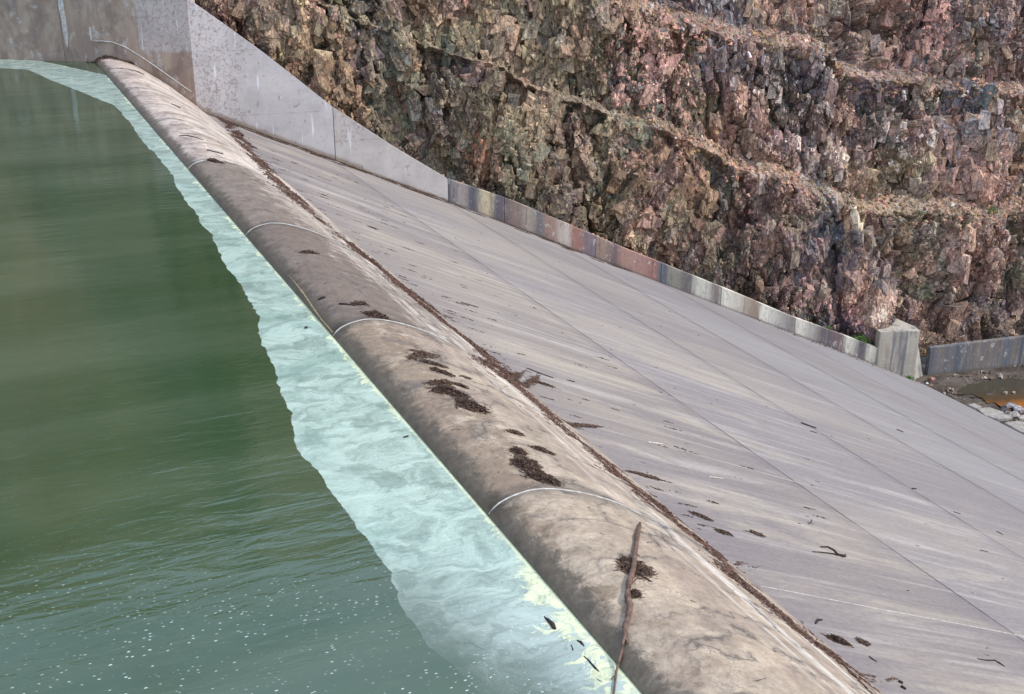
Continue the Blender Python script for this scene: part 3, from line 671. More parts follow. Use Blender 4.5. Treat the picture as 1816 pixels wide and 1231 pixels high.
def rock_colour(u, w_, X):
    t = fbm(u * .09, w_ * .09, 0, 4) ; t2 = fbm(u * .12 + 40, w_ * .07, 2, 4)
    c = np.zeros((len(u), 3)); tot = np.zeros(len(u))
    right = np.clip((X - 30) / 30, 0, 1)
    wts = np.stack([1.3 - .9 * right, 1.1 - .4 * right, 1.0 - .4 * right, .55 + .6 * right, .35 + .7 * right, .45 + 0 * right, .3 + .6 * right, .25 + .5 * right, .8 - .5 * right, .35 + .8 * right, .2 + .5 * right, .9 - .3 * right, .5 + .7 * right, .35 + .1 * right], 1)
    for (cw, ch, sd, wt) in ((5.5, 8.5, 3, .45), (1.9, 3.0, 11, .32), (.7, 1.1, 12, .23)):
        uu = u + (fbm(u * .6, w_ * .4, 1) - .5) * cw * 1.1; ww = w_ + (fbm(u * .5 + 9, w_ * .5, 3) - .5) * ch * .9
        F1, F2, a, b, _, _ = voro(uu, ww, cw, ch, sd)
        h = TAB[a, b, 2]; cum = np.cumsum(wts, 1) / wts.sum(1, keepdims=True)
        idx = (h[:, None] > cum).sum(1).clip(0, len(PAL) - 1)
        c += PAL[idx] * wt * (1.5 + 1.0 * TAB[a, b, 3])[:, None]
    g = c.mean(1, keepdims=True)
    return (c * .82 + g * .18) * np.array([.95, 1.03, .99])
def displace(u, w_, face):
    """blocky fractured relief: tilted facets at several sizes, open cracks between them"""
    d = np.zeros(len(u)); sm = lambda q, lo, hi: np.clip((q - lo) / (hi - lo), 0, 1) ** 2 * (3 - 2 * np.clip((q - lo) / (hi - lo), 0, 1))
    crushed = sm(fbm(u * .16 + 3, w_ * .11, 0, 4), .38, .62); fine_ = sm(fbm(u * .28 + 30, w_ * .2, 3, 4), .36, .6)
    for (cw, ch, off, tilt, crack, sd, warp, sh, mk) in ((7.5, 14, 1.9, .22, .5, 1, 2.0, .10, 1), (3.1, 6.0, 1.3, .50, .9, 2, .7, -.22, 1), (1.3, 2.9, .75, .8, .8, 9, .3, .35, .5 + .5 * crushed), (.75, 1.5, .34, .8, .28, 5, .15, -.3, .15 + .85 * crushed), (.36, .6, .16, .8, .10, 7, .05, .2, .15 + .85 * fine_)):
        uu = u + (fbm(u / cw * .7, w_ / ch * .7, 1) - .5) * warp * 2 + w_ * sh; ww = w_ + (fbm(u / cw + 5, w_ / ch, 2) - .5) * warp * 2 + u * .3
        F1, F2, a, b, du, dv = voro(uu, ww, cw, ch, sd)
        h0, gx, gy = TAB[a, b, 2], TAB[a, b, 3] - .5, TAB[a, b, 4] - .30
        s = off * (h0 - .5) + tilt * 2 * (gx * du + gy * dv * .5)
        s -= crack * np.clip(1 - (F2 - F1) / .08, 0, 1) * (h0 > .4)
        d += s * mk * (face if cw > .6 else np.maximum(face, .8))
    gul = np.abs(fbm(u * .13 + w_ * .02, w_ * .035, 1, 4) - .5)            # open gullies down the face
    d -= face * 1.7 * np.clip(1 - gul / .045, 0, 1)
    return d
def bdir(x):
    e = 2.5; dx, dy = 2 * e, np.interp(x + e, BX, BY) - np.interp(x - e, BX, BY); l = np.hypot(dx, dy); return -dy / l, dx / l
NC = 1200; cx_ = np.linspace(1.5, 96, NC); rows = []
by = np.interp(cx_, BX, BY); nx, ny = bdir(cx_)
foot = np.array([wtop(x) for x in cx_]) - 1.6; foot = np.where(cx_ < 6, 4.0, foot)
z1 = np.maximum(np.interp(cx_, BE1X, BE1Z), foot + 3.2) + (fbm(cx_ * .3, cx_ * 0, 1) - .5) * 1.6
z2 = np.maximum(np.interp(cx_, BE2X, BE2Z), z1 + 3) + (fbm(cx_ * .25, cx_ * 0 + 5, 1) - .5) * 1.6
b1 = np.interp(cx_, [30, 38, 46, 60, 75], [.2, 1.0, 2.3, 2.7, 2.5]) * (.8 + .4 * fbm(cx_ * .2, cx_ * 0 + 7, 2)); b2 = np.interp(cx_, [30, 40, 55, 90], [.3, 1.8, 2.5, 2.5]) * (.8 + .4 * fbm(cx_ * .2, cx_ * 0 + 3, 2))
lean = .30
prof = [(0 * cx_, foot, 1, .0)]
bk = (z1 - foot) * lean; prof.append((bk, z1, 205, 1.)); bk = bk + b1; prof.append((bk, z1 + b1 * .5, 30, .12))
bk = bk + (z2 - z1 - b1 * .5) * lean; prof.append((bk, z2, 180, 1.)); bk = bk + b2; prof.append((bk, z2 + b2 * .5, 30, .12))
z3 = z2 + b2 * .5 + 14; bk = bk + 14 * lean; prof.append((bk, z3, 140, 1.))
BK, ZZ, FC = [], [], []
for (a, b) in zip(prof, prof[1:]):
    for t in np.linspace(0, 1, b[2], endpoint=False): BK.append(a[0] + (b[0] - a[0]) * t); ZZ.append(a[1] + (b[1] - a[1]) * t); FC.append(np.full(NC, b[3]))
BK.append(prof[-1][0]); ZZ.append(prof[-1][1]); FC.append(np.ones(NC))
BK, ZZ, FC = np.array(BK).T, np.array(ZZ).T, np.array(FC).T; NR = BK.shape[1]
kk = np.ones(9) / 9
FC = np.apply_along_axis(lambda r: np.convolve(np.pad(r, 4, 'edge'), kk, 'valid'), 1, FC)
U = np.repeat(np.r_[0, np.cumsum(np.hypot(np.diff(cx_), np.diff(by)))][:, None], NR, 1); Wc = ZZ + BK * .6
D = displace(U.ravel(), Wc.ravel(), FC.ravel()).reshape(NC, NR)
D = np.clip(D + .2, -1.9, 1.9); D *= np.clip((ZZ - foot[:, None]) / 2.0 + .1, .1, 1)
D = np.minimum(D, .25 + (ZZ - foot[:, None]) * .45)
RX = cx_[:, None] + nx[:, None] * (BK - D); RY = by[:, None] + ny[:, None] * (BK - D); RZ = ZZ + D * .25
ht = (fbm(U * 1.7, Wc * 1.7, 3, 5) - .5) * (1 - FC) * .6; RZ = RZ + ht
RV = np.stack([RX, RY, RZ], -1).reshape(-1, 3)
# angular blocks wedged in the face: fracture-bounded, upright, sized by a power law
ZONES = [(1160, 105, 75, (190, 128, 112), .8), (1175, 160, 45, (182, 118, 106), .6), (1640, 50, 75, (186, 122, 102), .75), (1795, 50, 45, (112, 104, 116), .8), (1470, 70, 75, (92, 86, 90), .75), (1250, 15, 70, (138, 130, 138), .7),
         (1555, 425, 42, (66, 66, 82), .9), (1570, 470, 35, (74, 72, 84), .7), (1715, 215, 34, (104, 108, 122), .8), (1790, 225, 30, (98, 98, 112), .7), (1600, 250, 40, (196, 176, 166), .4), (1400, 200, 70, (196, 168, 154), .45), (1110, 150, 28, (78, 68, 78), .8),
         (852, 285, 20, (160, 92, 62), .9), (1430, 520, 45, (176, 120, 110), .55), (1508, 565, 24, (182, 116, 106), .95), (565, 12, 36, (178, 124, 112), .8), (915, 335, 38, (116, 118, 98), .7), (1180, 290, 40, (112, 84, 82), .5), (1330, 350, 30, (170, 110, 100), .6),
         (700, 130, 60, (112, 104, 82), .4), (1000, 180, 60, (172, 140, 106), .5), (640, 90, 70, (140, 112, 78), .4), (1440, 300, 60, (128, 92, 96), .5), (1700, 300, 60, (130, 94, 88), .5), (1370, 430, 45, (146, 128, 106), .5),
         (1640, 560, 70, (124, 94, 74), .4), (1800, 560, 60, (132, 102, 78), .5), (1270, 440, 50, (108, 94, 72), .4), (960, 250, 60, (120, 108, 84), .4), (1050, 330, 60, (104, 92, 74), .4), (1230, 120, 30, (120, 116, 96), .5), (1500, 260, 40, (150, 116, 104), .4)]
def block(seed):
    """jointed block: a skewed box with jittered and clipped corners"""
    r = random.Random(seed); bm = bmesh.new(); sx, sz = r.uniform(-.35, .35), r.uniform(-.3, .3)
    for x in (-1, 1):
        for y in (-1, 1):
            for z in (-1, 1):
                p = Vector((x * r.uniform(.55, 1.0) + sx * z, y * r.uniform(.55, 1) * .8, z * r.uniform(.7, 1.15) * 1.3 + sz * x)); bm.verts.new(p)
                if r.random() < .35: bm.verts.new(p * r.uniform(.9, 1.12) + Vector((r.uniform(-.3, .3), 0, r.uniform(-.4, .4))))
    res = bmesh.ops.convex_hull(bm, input=bm.verts); bmesh.ops.delete(bm, geom=[g for g in res['geom_interior'] if isinstance(g, bmesh.types.BMVert)], context='VERTS')
    bmesh.ops.triangulate(bm, faces=bm.faces); bm.verts.ensure_lookup_table(); bm.verts.index_update()
    V = np.array([v.co[:] for v in bm.verts]) * .8; F = np.array([[v.index for v in f.verts] for f in bm.faces]); bm.free(); return V, F
FB = [block(500 + s) for s in range(60)]
def add_blocks(nb, seed):
    r = np.random.default_rng(seed); Vs, Fs, Cs, k = [], [], [], 0
    ci = r.integers(8, NC - 4, nb * 8); ri = r.integers(6, NR - 4, nb * 8); fc = FC[ci, ri]
    P0 = np.stack([RX[ci, ri], RY[ci, ri], RZ[ci, ri]], 1); rel = P0 - EYE; dz_ = rel @ fwd; px = CX + FPX * (rel @ rgt) / dz_; py = CY - FPX * (rel @ upv) / dz_
    cru = fbm(U[ci, ri] * .22 + 13, Wc[ci, ri] * .16, 0, 4)
    ok = (px > 300) & (px < 1900) & (py > -60) & (py < 700) & ((fc > .6) | (r.random(len(fc)) < .35)) & (r.random(len(fc)) < .25 + 2.2 * np.clip(cru - .38, 0, .4)); ci, ri, fc, P0, px, py = ci[ok][:nb], ri[ok][:nb], fc[ok][:nb], P0[ok][:nb], px[ok][:nb], py[ok][:nb]; nb = len(ci)
    u = U[ci, ri]; w_ = Wc[ci, ri]; mass = fbm(u * .16 + 3, w_ * .11, 0, 4)
    size = .085 * (1 - r.random(nb)) ** (-1 / (1.25 + 2.2 * np.clip(mass - .35, 0, .4))); size = np.clip(size, .06, .8) * np.where(fc < .7, .55, 1) * np.where(r.random(nb) < .5, 1, .8)
    strike = (fbm(u * .07, w_ * .05, 1, 3) - .5) * 3.2; lean_ = (fbm(u * .09 + 20, w_ * .06, 2, 3) - .5) * 1.8
    base = rock_colour(u, w_, cx_[ci]); zc = np.array([rgb(*z[3]) for z in ZONES]); zc = zc * .75 + zc.mean(1, keepdims=True) * .25; hi = np.clip((RZ[ci, ri] - foot[ci]) / 1.2, 0, 1)
    for i in range(nb):
        V, F = FB[r.integers(60)]; sz = size[i]
        zz_ = RZ[ci[i], ri[i]] - foot[ci[i]]
        if zz_ < 2.6: sz = min(sz, .14)
        if 58 < cx_[ci[i]] < 70 and zz_ < 5: sz = min(sz, .22)

        yaw = math.atan2(nx[ci[i]], -ny[ci[i]]) * 0 + strike[i] + r.normal(0, .22); roll = lean_[i] + r.normal(0, .2) + (r.random() < .12) * r.normal(0, 1)
        cy_2, sy_, cr_, sr_ = math.cos(yaw), math.sin(yaw), math.cos(roll), math.sin(roll); pt = r.normal(-.12, .2); cp_, sp_ = math.cos(pt), math.sin(pt)
        Rm = np.array([[cy_2, -sy_, 0], [sy_, cy_2, 0], [0, 0, 1]]) @ np.array([[cr_, 0, sr_], [0, 1, 0], [-sr_, 0, cr_]]) @ np.array([[1, 0, 0], [0, cp_, -sp_], [0, sp_, cp_]])
        sc_ = np.array([r.uniform(.6, 1.1), r.uniform(.5, 1), r.uniform(.7, 1.35) * (1 if fc[i] > .7 else .55)]) * sz
        dep = r.uniform(.38, .98) * sz * .8
        q = P0[i] + np.array([nx[ci[i]], ny[ci[i]], 0]) * dep
        c_ = base[i]
        for (zx, zy, zr, _, zw), zcol in zip(ZONES, zc):
            d2 = ((px[i] - zx) ** 2 + ((py[i] - zy) * .8) ** 2) / zr ** 2
            if d2 < 4 and r.random() < zw * 1.2 * math.exp(-d2): c_ = zcol * 1.15 + c_ * .38; break
        c_ = c_ * r.uniform(.6, 1.25 if sz < .35 else 1.0) * (1 + .8 * (r.random() < .07 and sz < .3)) * (1 + .12 * min(1, max(0, (cx_[ci[i]] - 36) / 25))) * np.array([1.0, .97, .90])
        Vs.append((V * sc_) @ Rm.T + q); Fs.append(F + k); k += len(V); Cs.append(np.tile(c_, (len(V), 1)))
    return np.vstack(Vs), np.vstack(Fs), np.vstack(Cs)
BV, BF, BC = add_blocks(64000, 4)
gf = grid_faces(NC, NR); tri = np.vstack([gf[:, [0, 1, 2]], gf[:, [0, 2, 3]]])
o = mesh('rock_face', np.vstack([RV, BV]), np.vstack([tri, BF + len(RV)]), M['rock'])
colr = rock_colour(U.ravel(), Wc.ravel(), np.repeat(cx_, NR)); bench = np.array(rgb(172, 142, 118))
fcr = FC.ravel()[:, None]; colr = colr * fcr + (colr * .6 + bench * .5) * (1 - fcr)
colr = np.vstack([colr * (.72 + .1 * np.clip((np.repeat(cx_, NR) - 36) / 25, 0, 1))[:, None], BC]); gm = colr.mean(1, keepdims=True); colr = np.clip(gm + (colr - gm) * .92, .01, 1.6) * 1.14; attr(o, 'rockcol', np.c_[colr, np.ones(len(colr))], 'FLOAT_COLOR'); tag(o, kind='structure')  # surface behind the blocks darkened: shade of the gaps put into its colour
ROCK = (RX, RY, RZ, FC)

# the hillside above, and the valley side carrying on left and right
hx = np.r_[np.linspace(-400, -60, 20), np.linspace(-56, 1.5, 30), np.linspace(3, 93, 58), np.linspace(94.5, 300, 28)]
hb = np.interp(hx, [-400, -60, -6.4, 6.3, 25.2, 62, 96, 300], [330, 141, 101, 91, 88, 77, 77, 60])
hz0 = np.interp(hx, [-400, 1.4, 1.5, 96, 96.1, 300], [-6, -6, -6, -6, -32, -32]); hz0 = np.where(hx > 94, -33.0, hz0); hn = np.array([bdir(x) for x in hx])
vis = (hx >= 1.5) & (hx <= 94)
HV = []; NH = 60
for i, x in enumerate(hx):
    if vis[i]:
        k = int(np.argmin(abs(cx_ - x))); start_b, start_z = BK[k, -1] - .2, ZZ[k, -1] - .3
    else: start_b, start_z = 0.5, hz0[i]
    ztop = 90 + (fbm(np.array(x * .05), np.array(2.2), 3) - .5) * 6; bs = np.linspace(start_b + .3 * (ztop - start_z), 400, 800)
    dd = np.hypot(x + hn[i][0] * bs + 3, hb[i] + hn[i][1] * bs - 19); btop = bs[np.argmax(dd > ztop / math.tan(math.radians(30.6)))]
    for j in range(NH):
        t = j / (NH - 1); z = start_z + (ztop - start_z) * t; b_ = start_b + (btop - start_b) * t ** .9
        q = (fbm(np.array(x * .06), np.array(z * .07), 1) - .5) * 10 * min(1, t * 4) * (1 - t * .6) + (fbm(np.array(x * .3), np.array(z * .3), 2) - .5) * 3 * min(1, t * 6)
        HV.append((x + hn[i][0] * (b_ + q), hb[i] + hn[i][1] * (b_ + q), z))
o = mesh('hills', np.array(HV), grid_faces(len(hx), NH), M['rock']); tag(o, kind='structure')
hv = np.array(HV); hc = rock_colour(hv[:, 0], hv[:, 2], hv[:, 0]) * .85; attr(o, 'rockcol', np.c_[hc, np.ones(len(hc))], 'FLOAT_COLOR')

# ------------------------------------------------------------------ loose stones
VAR = [hull(1, s, 10, (1, .8, .65)) for s in range(16)]
def scatter(name, pts, sizes, label, cols=None, kind='stuff', cat='stones', mat='rock'):
    Vs, Fs, Cs, k = [], [], [], 0
    for p, s in zip(pts, sizes):
        V, F = VAR[rng.integers(16)]; a, b = rng.random(2) * 6.28
        R = np.array(Matrix.Rotation(a, 3, 'Z') @ Matrix.Rotation(b * .2, 3, 'X')); Vs.append(V @ R.T * s + p); Fs.append(F + k); k += len(V)
        c = (cols[rng.integers(len(cols))] if cols is not None else PAL[rng.choice([0, 1, 4, 7, 10, 11, 12, 1, 11])]) * rng.uniform(1.0, 2.2); Cs += [c] * len(V)
    o = mesh(name, np.vstack(Vs), np.vstack(Fs), M[mat]); attr(o, 'rockcol', np.c_[np.array(Cs), np.ones(k)], 'FLOAT_COLOR')
    return tag(o, label, cat, kind=kind)
def bench_pts(r0, r1, n_, c0=250):
    c = rng.integers(c0, NC, n_); r = (r0 + (r1 - r0) * rng.random(n_) ** 1.3).astype(int); return np.stack([RX[c, r], RY[c, r], RZ[c, r]], 1)
P = np.vstack([bench_pts(192, 236, 2600, 480), bench_pts(400, 444, 2600, 500)]); S = .06 + .34 * rng.random(len(P)) ** 3.5
scatter('talus_stones', P, S, 'loose tan and pink stones lying along the two rock benches', cat='stones')
# debris lying behind the low wall
c = rng.integers(255, 890, 900); P = np.stack([RX[c, 3], RY[c, 3] - .15, np.array([wtop(x) for x in RX[c, 3]]) - .12], 1); P += rng.normal(0, .08, P.shape)
scatter('fallen_stones', P, .05 + .16 * rng.random(900) ** 3, 'small fallen stones lodged between the low stained wall and the rock', cat='stones')

# ------------------------------------------------------------------ ground below the chute
def mat_ground():
    n = NT('wet_ground'); a = n.noise(n.map((.35, .5, 1)), 1, 7, .65, .6); b = n.noise(n.map((3, 3, 3)), 1, 7, .75)
    c = n.mix(n.step(a, .38, .62), rgb(62, 52, 45), rgb(98, 86, 76)); c = n.mix(n.mul(n.step(b, .58, .68), .6), c, rgb(150, 140, 126))
    return n.fin(c, .6, n.bump(b, .8, .06), .4)
M['ground'] = mat_ground()
gx = np.r_[-900, -300, -60, -1, 6, 64, np.linspace(65.5, 100, 120), 140, 300, 900]; gy = np.r_[-900, -200, -20, np.linspace(30, 92, 160), 120, 300, 900]
GV = []
for x in gx:
    for y in gy:
        if x < -.5: z = -8
        elif x < 7: z = -8
        elif x < 65: z = -31.2
        else: z = FZ + (fbm(np.array(x * .25), np.array(y * .25), 1) - .5) * .5 + (fbm(np.array(x * 1.6), np.array(y * 1.6), 2) - .5) * .22 + .55 * max(0, 1 - (x - 65) / 2.5) * 0
        GV.append((x, y, z))
o = mesh('ground', np.array(GV), grid_faces(len(gx), len(gy)), M['ground'], None, True); tag(o, kind='structure')
def mat_pool():
    n = NT('pool_water'); X, Y, Z = n.xyz(); a = n.noise(n.map((.35, .35, 1)), 1, 5, .6, .6)
    q = n.math('ADD', n.mul(n.math('SUBTRACT', Y, 66.0), .22), n.mul(n.math('SUBTRACT', a, .5), 1.4))
    c = n.ramp(n.math('ADD', q, .35), [(.0, rgb(150, 92, 44)), (.3, rgb(122, 80, 44)), (.5, rgb(84, 64, 46)), (.9, rgb(66, 60, 48))])
    r = n.noise(n.map((2, 2, 1)), 1, 3)
    n.b.inputs['IOR'].default_value = 1.33
    return n.fin(c, .12, n.bump(r, .2, .02), .5)
pp = [onz(x, y, FZ + .12) for x, y in ((1700, 694), (1716, 684), (1735, 678), (1770, 674), (1830, 672), (1880, 678), (1925, 694), (1950, 715), (1940, 738), (1900, 750), (1862, 748), (1830, 735), (1800, 724), (1775, 722), (1750, 713), (1728, 702), (1700, 700))]
pv = []
for i in range(len(pp)):
    a, b = pp[i], pp[(i + 1) % len(pp)]
    for t in np.linspace(0, 1, 12, endpoint=False): q = a + (b - a) * t; e_ = (fbm(np.array(q[0] * 1.3), np.array(q[1] * 1.3), 1, 4) - .5) * 1.6; pv.append((q[0] + e_, q[1] + e_ * .7, FZ + .16))
o = mesh('pool_water', pv, [list(range(len(pv)))], mat_pool()); tag(o, kind='structure')
# flat broken slabs at the foot of the chute
M['slabgrey'] = mat_simple('broken_slab', rgb(168, 160, 152), rgb(132, 124, 118), 2.5)
def slab_poly(pix, label, th=.22):
    P = [onz(x, y, FZ + .35)[:2] for x, y in pix]; c0 = np.mean(P, 0)
    v, f = prism([tuple(q - c0) for q in P], -.3, [th + random.uniform(-.03, .03) for _ in P]); 
    o = mesh('broken_slab', v, f, M['slabgrey']); o.location = (c0[0], c0[1], FZ + .1)
    b = o.modifiers.new('bevel', 'BEVEL'); b.width = .04; b.segments = 2
    tag(o, label, 'concrete slab', 'flat slabs at the foot of the chute')
slab_poly([(1732, 723), (1755, 721), (1778, 729), (1797, 740), (1770, 742), (1748, 736)], 'flat pale slab at the chute foot, just left of the boulder heap')
slab_poly([(1782, 748), (1805, 745), (1840, 752), (1850, 775), (1810, 764)], 'flat pale slab lowest at the chute foot, below the boulder heap')
slab_poly([(1716, 716), (1728, 714), (1742, 721), (1730, 722)], 'smallest flat slab at the chute foot beside the orange mud')
def boulder(pix, r, seed, label, colr_, group, z=FZ + .25, P=None):
    V, F = hull(r, seed, 16, (1.1, .85, .75)); o = mesh('boulder', V, F, M['rock']); P = onz(*pix, z) if P is None else P
    o.location = P; attr(o, 'rockcol', np.tile([*rgb(*colr_), 1], (len(V), 1)), 'FLOAT_COLOR')
    b = o.modifiers.new('bevel', 'BEVEL'); b.width = r * .07; b.segments = 2; tag(o, label, 'boulder', group)
for pix, r, cc, lb in (((1782, 724), .5, (128, 122, 122), 'grey boulder, leftmost of the heap in the orange pool'), ((1794, 721), .55, (150, 146, 148), 'grey boulder on top of the heap in the orange pool'),
                       ((1806, 726), .6, (176, 170, 170), 'pale grey boulder, rightmost of the heap in the pool'), ((1797, 735), .55, (186, 178, 172), 'pale boulder at the front of the heap in the pool'),
                       ((1811, 741), .45, (196, 184, 172), 'whitish boulder nearest the bottom slab at the pool'), ((1786, 733), .4, (110, 104, 104), 'small dark boulder at the front left of the pool heap')):
    boulder(pix, r, int(pix[0]), lb, cc, 'boulders heaped in the orange pool')
for pix, r, cc, lb in (((1652, 673), .38, (186, 130, 112), 'pink boulder in front of the dark wall corner'), ((1652, 683), .25, (206, 176, 140), 'small cream boulder below the pink one'),
                       ((1644, 680), .16, (200, 196, 190), 'little white stone left of the cream boulder'), ((1783, 697), .22, (150, 140, 120), 'small tan stone at the right in the pool'), ((1798, 696), .2, (170, 160, 140), 'small pale stone far right in the pool')):
    boulder(pix, r, int(pix[0] + pix[1]), lb, cc, 'single stones near the pool')
nr_ = 1100; X3 = rng.uniform(65.3, 80, nr_); Y3 = rng.uniform(58, 73, nr_); de = fbm(X3 * .5, Y3 * .5, 1, 3); k3 = (de > .5) & ~((X3 > 70) & (Y3 < 69) & (Y3 > 63.5)); P3 = np.stack([X3, Y3, np.full(nr_, FZ + .08)], 1)[k3]
scatter('rubble', P3, .07 + .28 * rng.random(len(P3)) ** 3.5, 'dark angular rubble on the wet ground around the orange pool', [np.array(rgb(*c)) for c in ((92, 82, 74), (70, 62, 58), (128, 112, 100), (110, 84, 66), (150, 140, 130))], cat='rubble')
# gravel along the wall foot and lip
n_ = 420; X_ = rng.uniform(50, 65, n_) ** 1.0; Y_ = np.interp(X_, wxs, wys) - rng.random(n_) ** 2 * 2.2; P = np.stack([X_, Y_, surf(X_) + .01], 1)
n2 = 900; X2 = rng.uniform(65.2, 84, n2); Y2 = rng.uniform(58, 73, n2); P2 = np.stack([X2, Y2, np.full(n2, FZ + .05)], 1)
keep = ~((X2 > 69) & (Y2 < 69.5))
scatter('gravel', np.vstack([P, P2[keep]]), .03 + .12 * rng.random(n_ + keep.sum()) ** 3, 'gravel and small stones around the lower end of the chute', [np.array(rgb(*c)) for c in ((104, 96, 90), (84, 76, 70), (140, 130, 120), (118, 98, 84))], cat='gravel')

# ------------------------------------------------------------------ plants
def bush(pos, r, nleaf, mat, label, h=1.0):
    b = empty('bush', pos); tag(b, label, 'bush'); V = []; F = []
    for i in range(nleaf):
        d = Vector((random.gauss(0, 1), random.gauss(0, 1), abs(random.gauss(0, .8)))).normalized() * r * random.random() ** .4
        d.z *= h; s = random.uniform(.05, .12) * r ** .5; a = Vector((random.gauss(0, 1), random.gauss(0, 1), random.gauss(0, 1))).normalized(); c_ = a.orthogonal().normalized()
        k = len(V); V += [d - a * s, d + c_ * s * .5, d + a * s, d - c_ * s * .5]; F.append([k, k + 1, k + 2, k + 3])
    mesh('foliage', V, F, M[mat], b)
    st = [tube([(0, 0, -.1), (random.uniform(-.3, .3) * r, random.uniform(-.3, .3) * r, r * .7 * h)], [.02, .008], 4) for _ in range(5)]
    mesh('stem', *joinm(st), M['bark_dark'], b)
def wallpt(x, back=.9, dz=.0): return Vector((x, float(np.interp(x, wxs, wys)) + back, wtop(x) + dz))
bush(wallpt(60.2, .8, -.1), .85, 600, 'leaf', 'bright green bush between the stained wall and the pier', .8)
bush(wallpt(61.4, .8, -.1), .6, 350, 'leaf', 'small green bush touching the left side of the pier', .8)
bush((63.6, 72.6, float(surf(63.6))), .5, 300, 'leaf', 'low green weed on the gravel at the pier foot', .5)
bush(wallpt(57.3, .6, .1), .35, 160, 'leaf', 'tiny green tuft behind the cream part of the stained wall', .6)
def rockpt(px, py):
    d = ray(px, py); d = d / np.linalg.norm(d); Q = RV - EYE; t = Q @ d; e = np.linalg.norm(Q - t[:, None] * d, axis=1); ok = e < .25
    idx = np.where(ok)[0]; return RV[idx[np.argmin(t[idx])]] if len(idx) else None
for px, py, r, mt, lb in ((1762, 371, .55, 'leaf', 'round green shrub on the rock above the lower bench at the right'), (1712, 400, .5, 'leafdry', 'olive shrub on the lower bench near the right edge'),
                          (1630, 375, .4, 'leafdry', 'dry olive tuft on the lower bench left of the shrubs'), (1120, 130, .45, 'leafdry', 'dry tuft high on the rock under the upper bench'),
                          (1740, 640, .5, 'leafdry', 'olive shrub on the ledge above the dark retaining wall')):
    q = rockpt(px, py)
    if q is not None: bush(tuple(q), r, 220, mt, lb)

# ------------------------------------------------------------------ litter
def twigs(n_, cen, dirv, L, Wd, hgt, lmin=.05, lmax=.22, th=.006, seed=0, spread=.9, align=.6):
    """a heap of short bent stems lying on crest or slab; returns vertices and faces in world space"""
    r = np.random.default_rng(seed); V = np.zeros((n_, 9, 3)); d = np.array(dirv) / np.hypot(*dirv); p_ = np.array([-d[1], d[0]])
    a = r.normal(0, .42, n_) * L; edge = fbm(a * 3 + seed, a * 0 + seed * .7, 1)
    b = r.normal(0, .33, n_) * Wd * (.4 + 1.2 * edge)
    c = np.array(cen)[:2] + a[:, None] * d + b[:, None] * p_
    hh = hgt * np.exp(-(a / (L * .8)) ** 2 - (b / (Wd * .8)) ** 2) * r.random(n_) * (.25 + 1.6 * fbm(a * 4 + seed, b * 6, 2, 3) ** 2 * 2)
    ang = np.where(r.random(n_) < align, r.normal(0, .45, n_), r.uniform(0, math.pi, n_)) + math.atan2(d[1], d[0])
    ln = r.uniform(lmin, lmax, n_) * (r.random(n_) ** .5); t_ = th * r.uniform(.6, 1.6, n_); bend = r.normal(0, .25, n_)
    hh = np.minimum(hh, Wd * .4)
    for s in range(3):
        k = (s - 1) * ln / 2; q = c + np.stack([np.cos(ang + bend * (s - 1)), np.sin(ang + bend * (s - 1))], 1) * k[:, None]
        z = surf(q[:, 0]) + hh + t_ * .8 + r.normal(0, .25, n_) * hh
        for e in range(3):
            aa = e * 2.094; sd = np.stack([-np.sin(ang), np.cos(ang)], 1) * (np.cos(aa) * t_)[:, None]
            V[:, s * 3 + e, 0:2] = q + sd; V[:, s * 3 + e, 2] = np.maximum(z, surf(q[:, 0]) + t_) + np.sin(aa) * t_
    F = []
    for s in range(2):
        for e in range(3): F.append([s * 3 + e, s * 3 + (e + 1) % 3, s * 3 + 3 + (e + 1) % 3, s * 3 + 3 + e])
    F = np.array(F)[None] + (np.arange(n_) * 9)[:, None, None]
    return V.reshape(-1, 3), F.reshape(-1, 4)
def clump(name, pa, pb, wpx, n_, label, cat='plant litter', group=None, mat='litter', th=.008, hgt=.06, lmax=.22, ctr=None):
    A, B = onsurf(*pa), onsurf(*pb); cen = (A + B) / 2; dv = (B - A)[:2]; L = np.hypot(*dv)
    D_ = np.dot(cen - EYE, fwd); Wd = wpx * 1.7 * D_ / FPX / .62
    V, F = twigs(n_, cen, dv, L * .55, Wd * .62, hgt, seed=int(pa[0] + pa[1]), th=th, lmax=lmax)
    cz = np.array([cen[0], cen[1], float(surf(cen[0]))]); o = mesh(name, V - cz, F, M[mat]); o.location = cz
    return tag(o, label, cat, group)
G1 = 'clumps of dark plant litter on the crest'
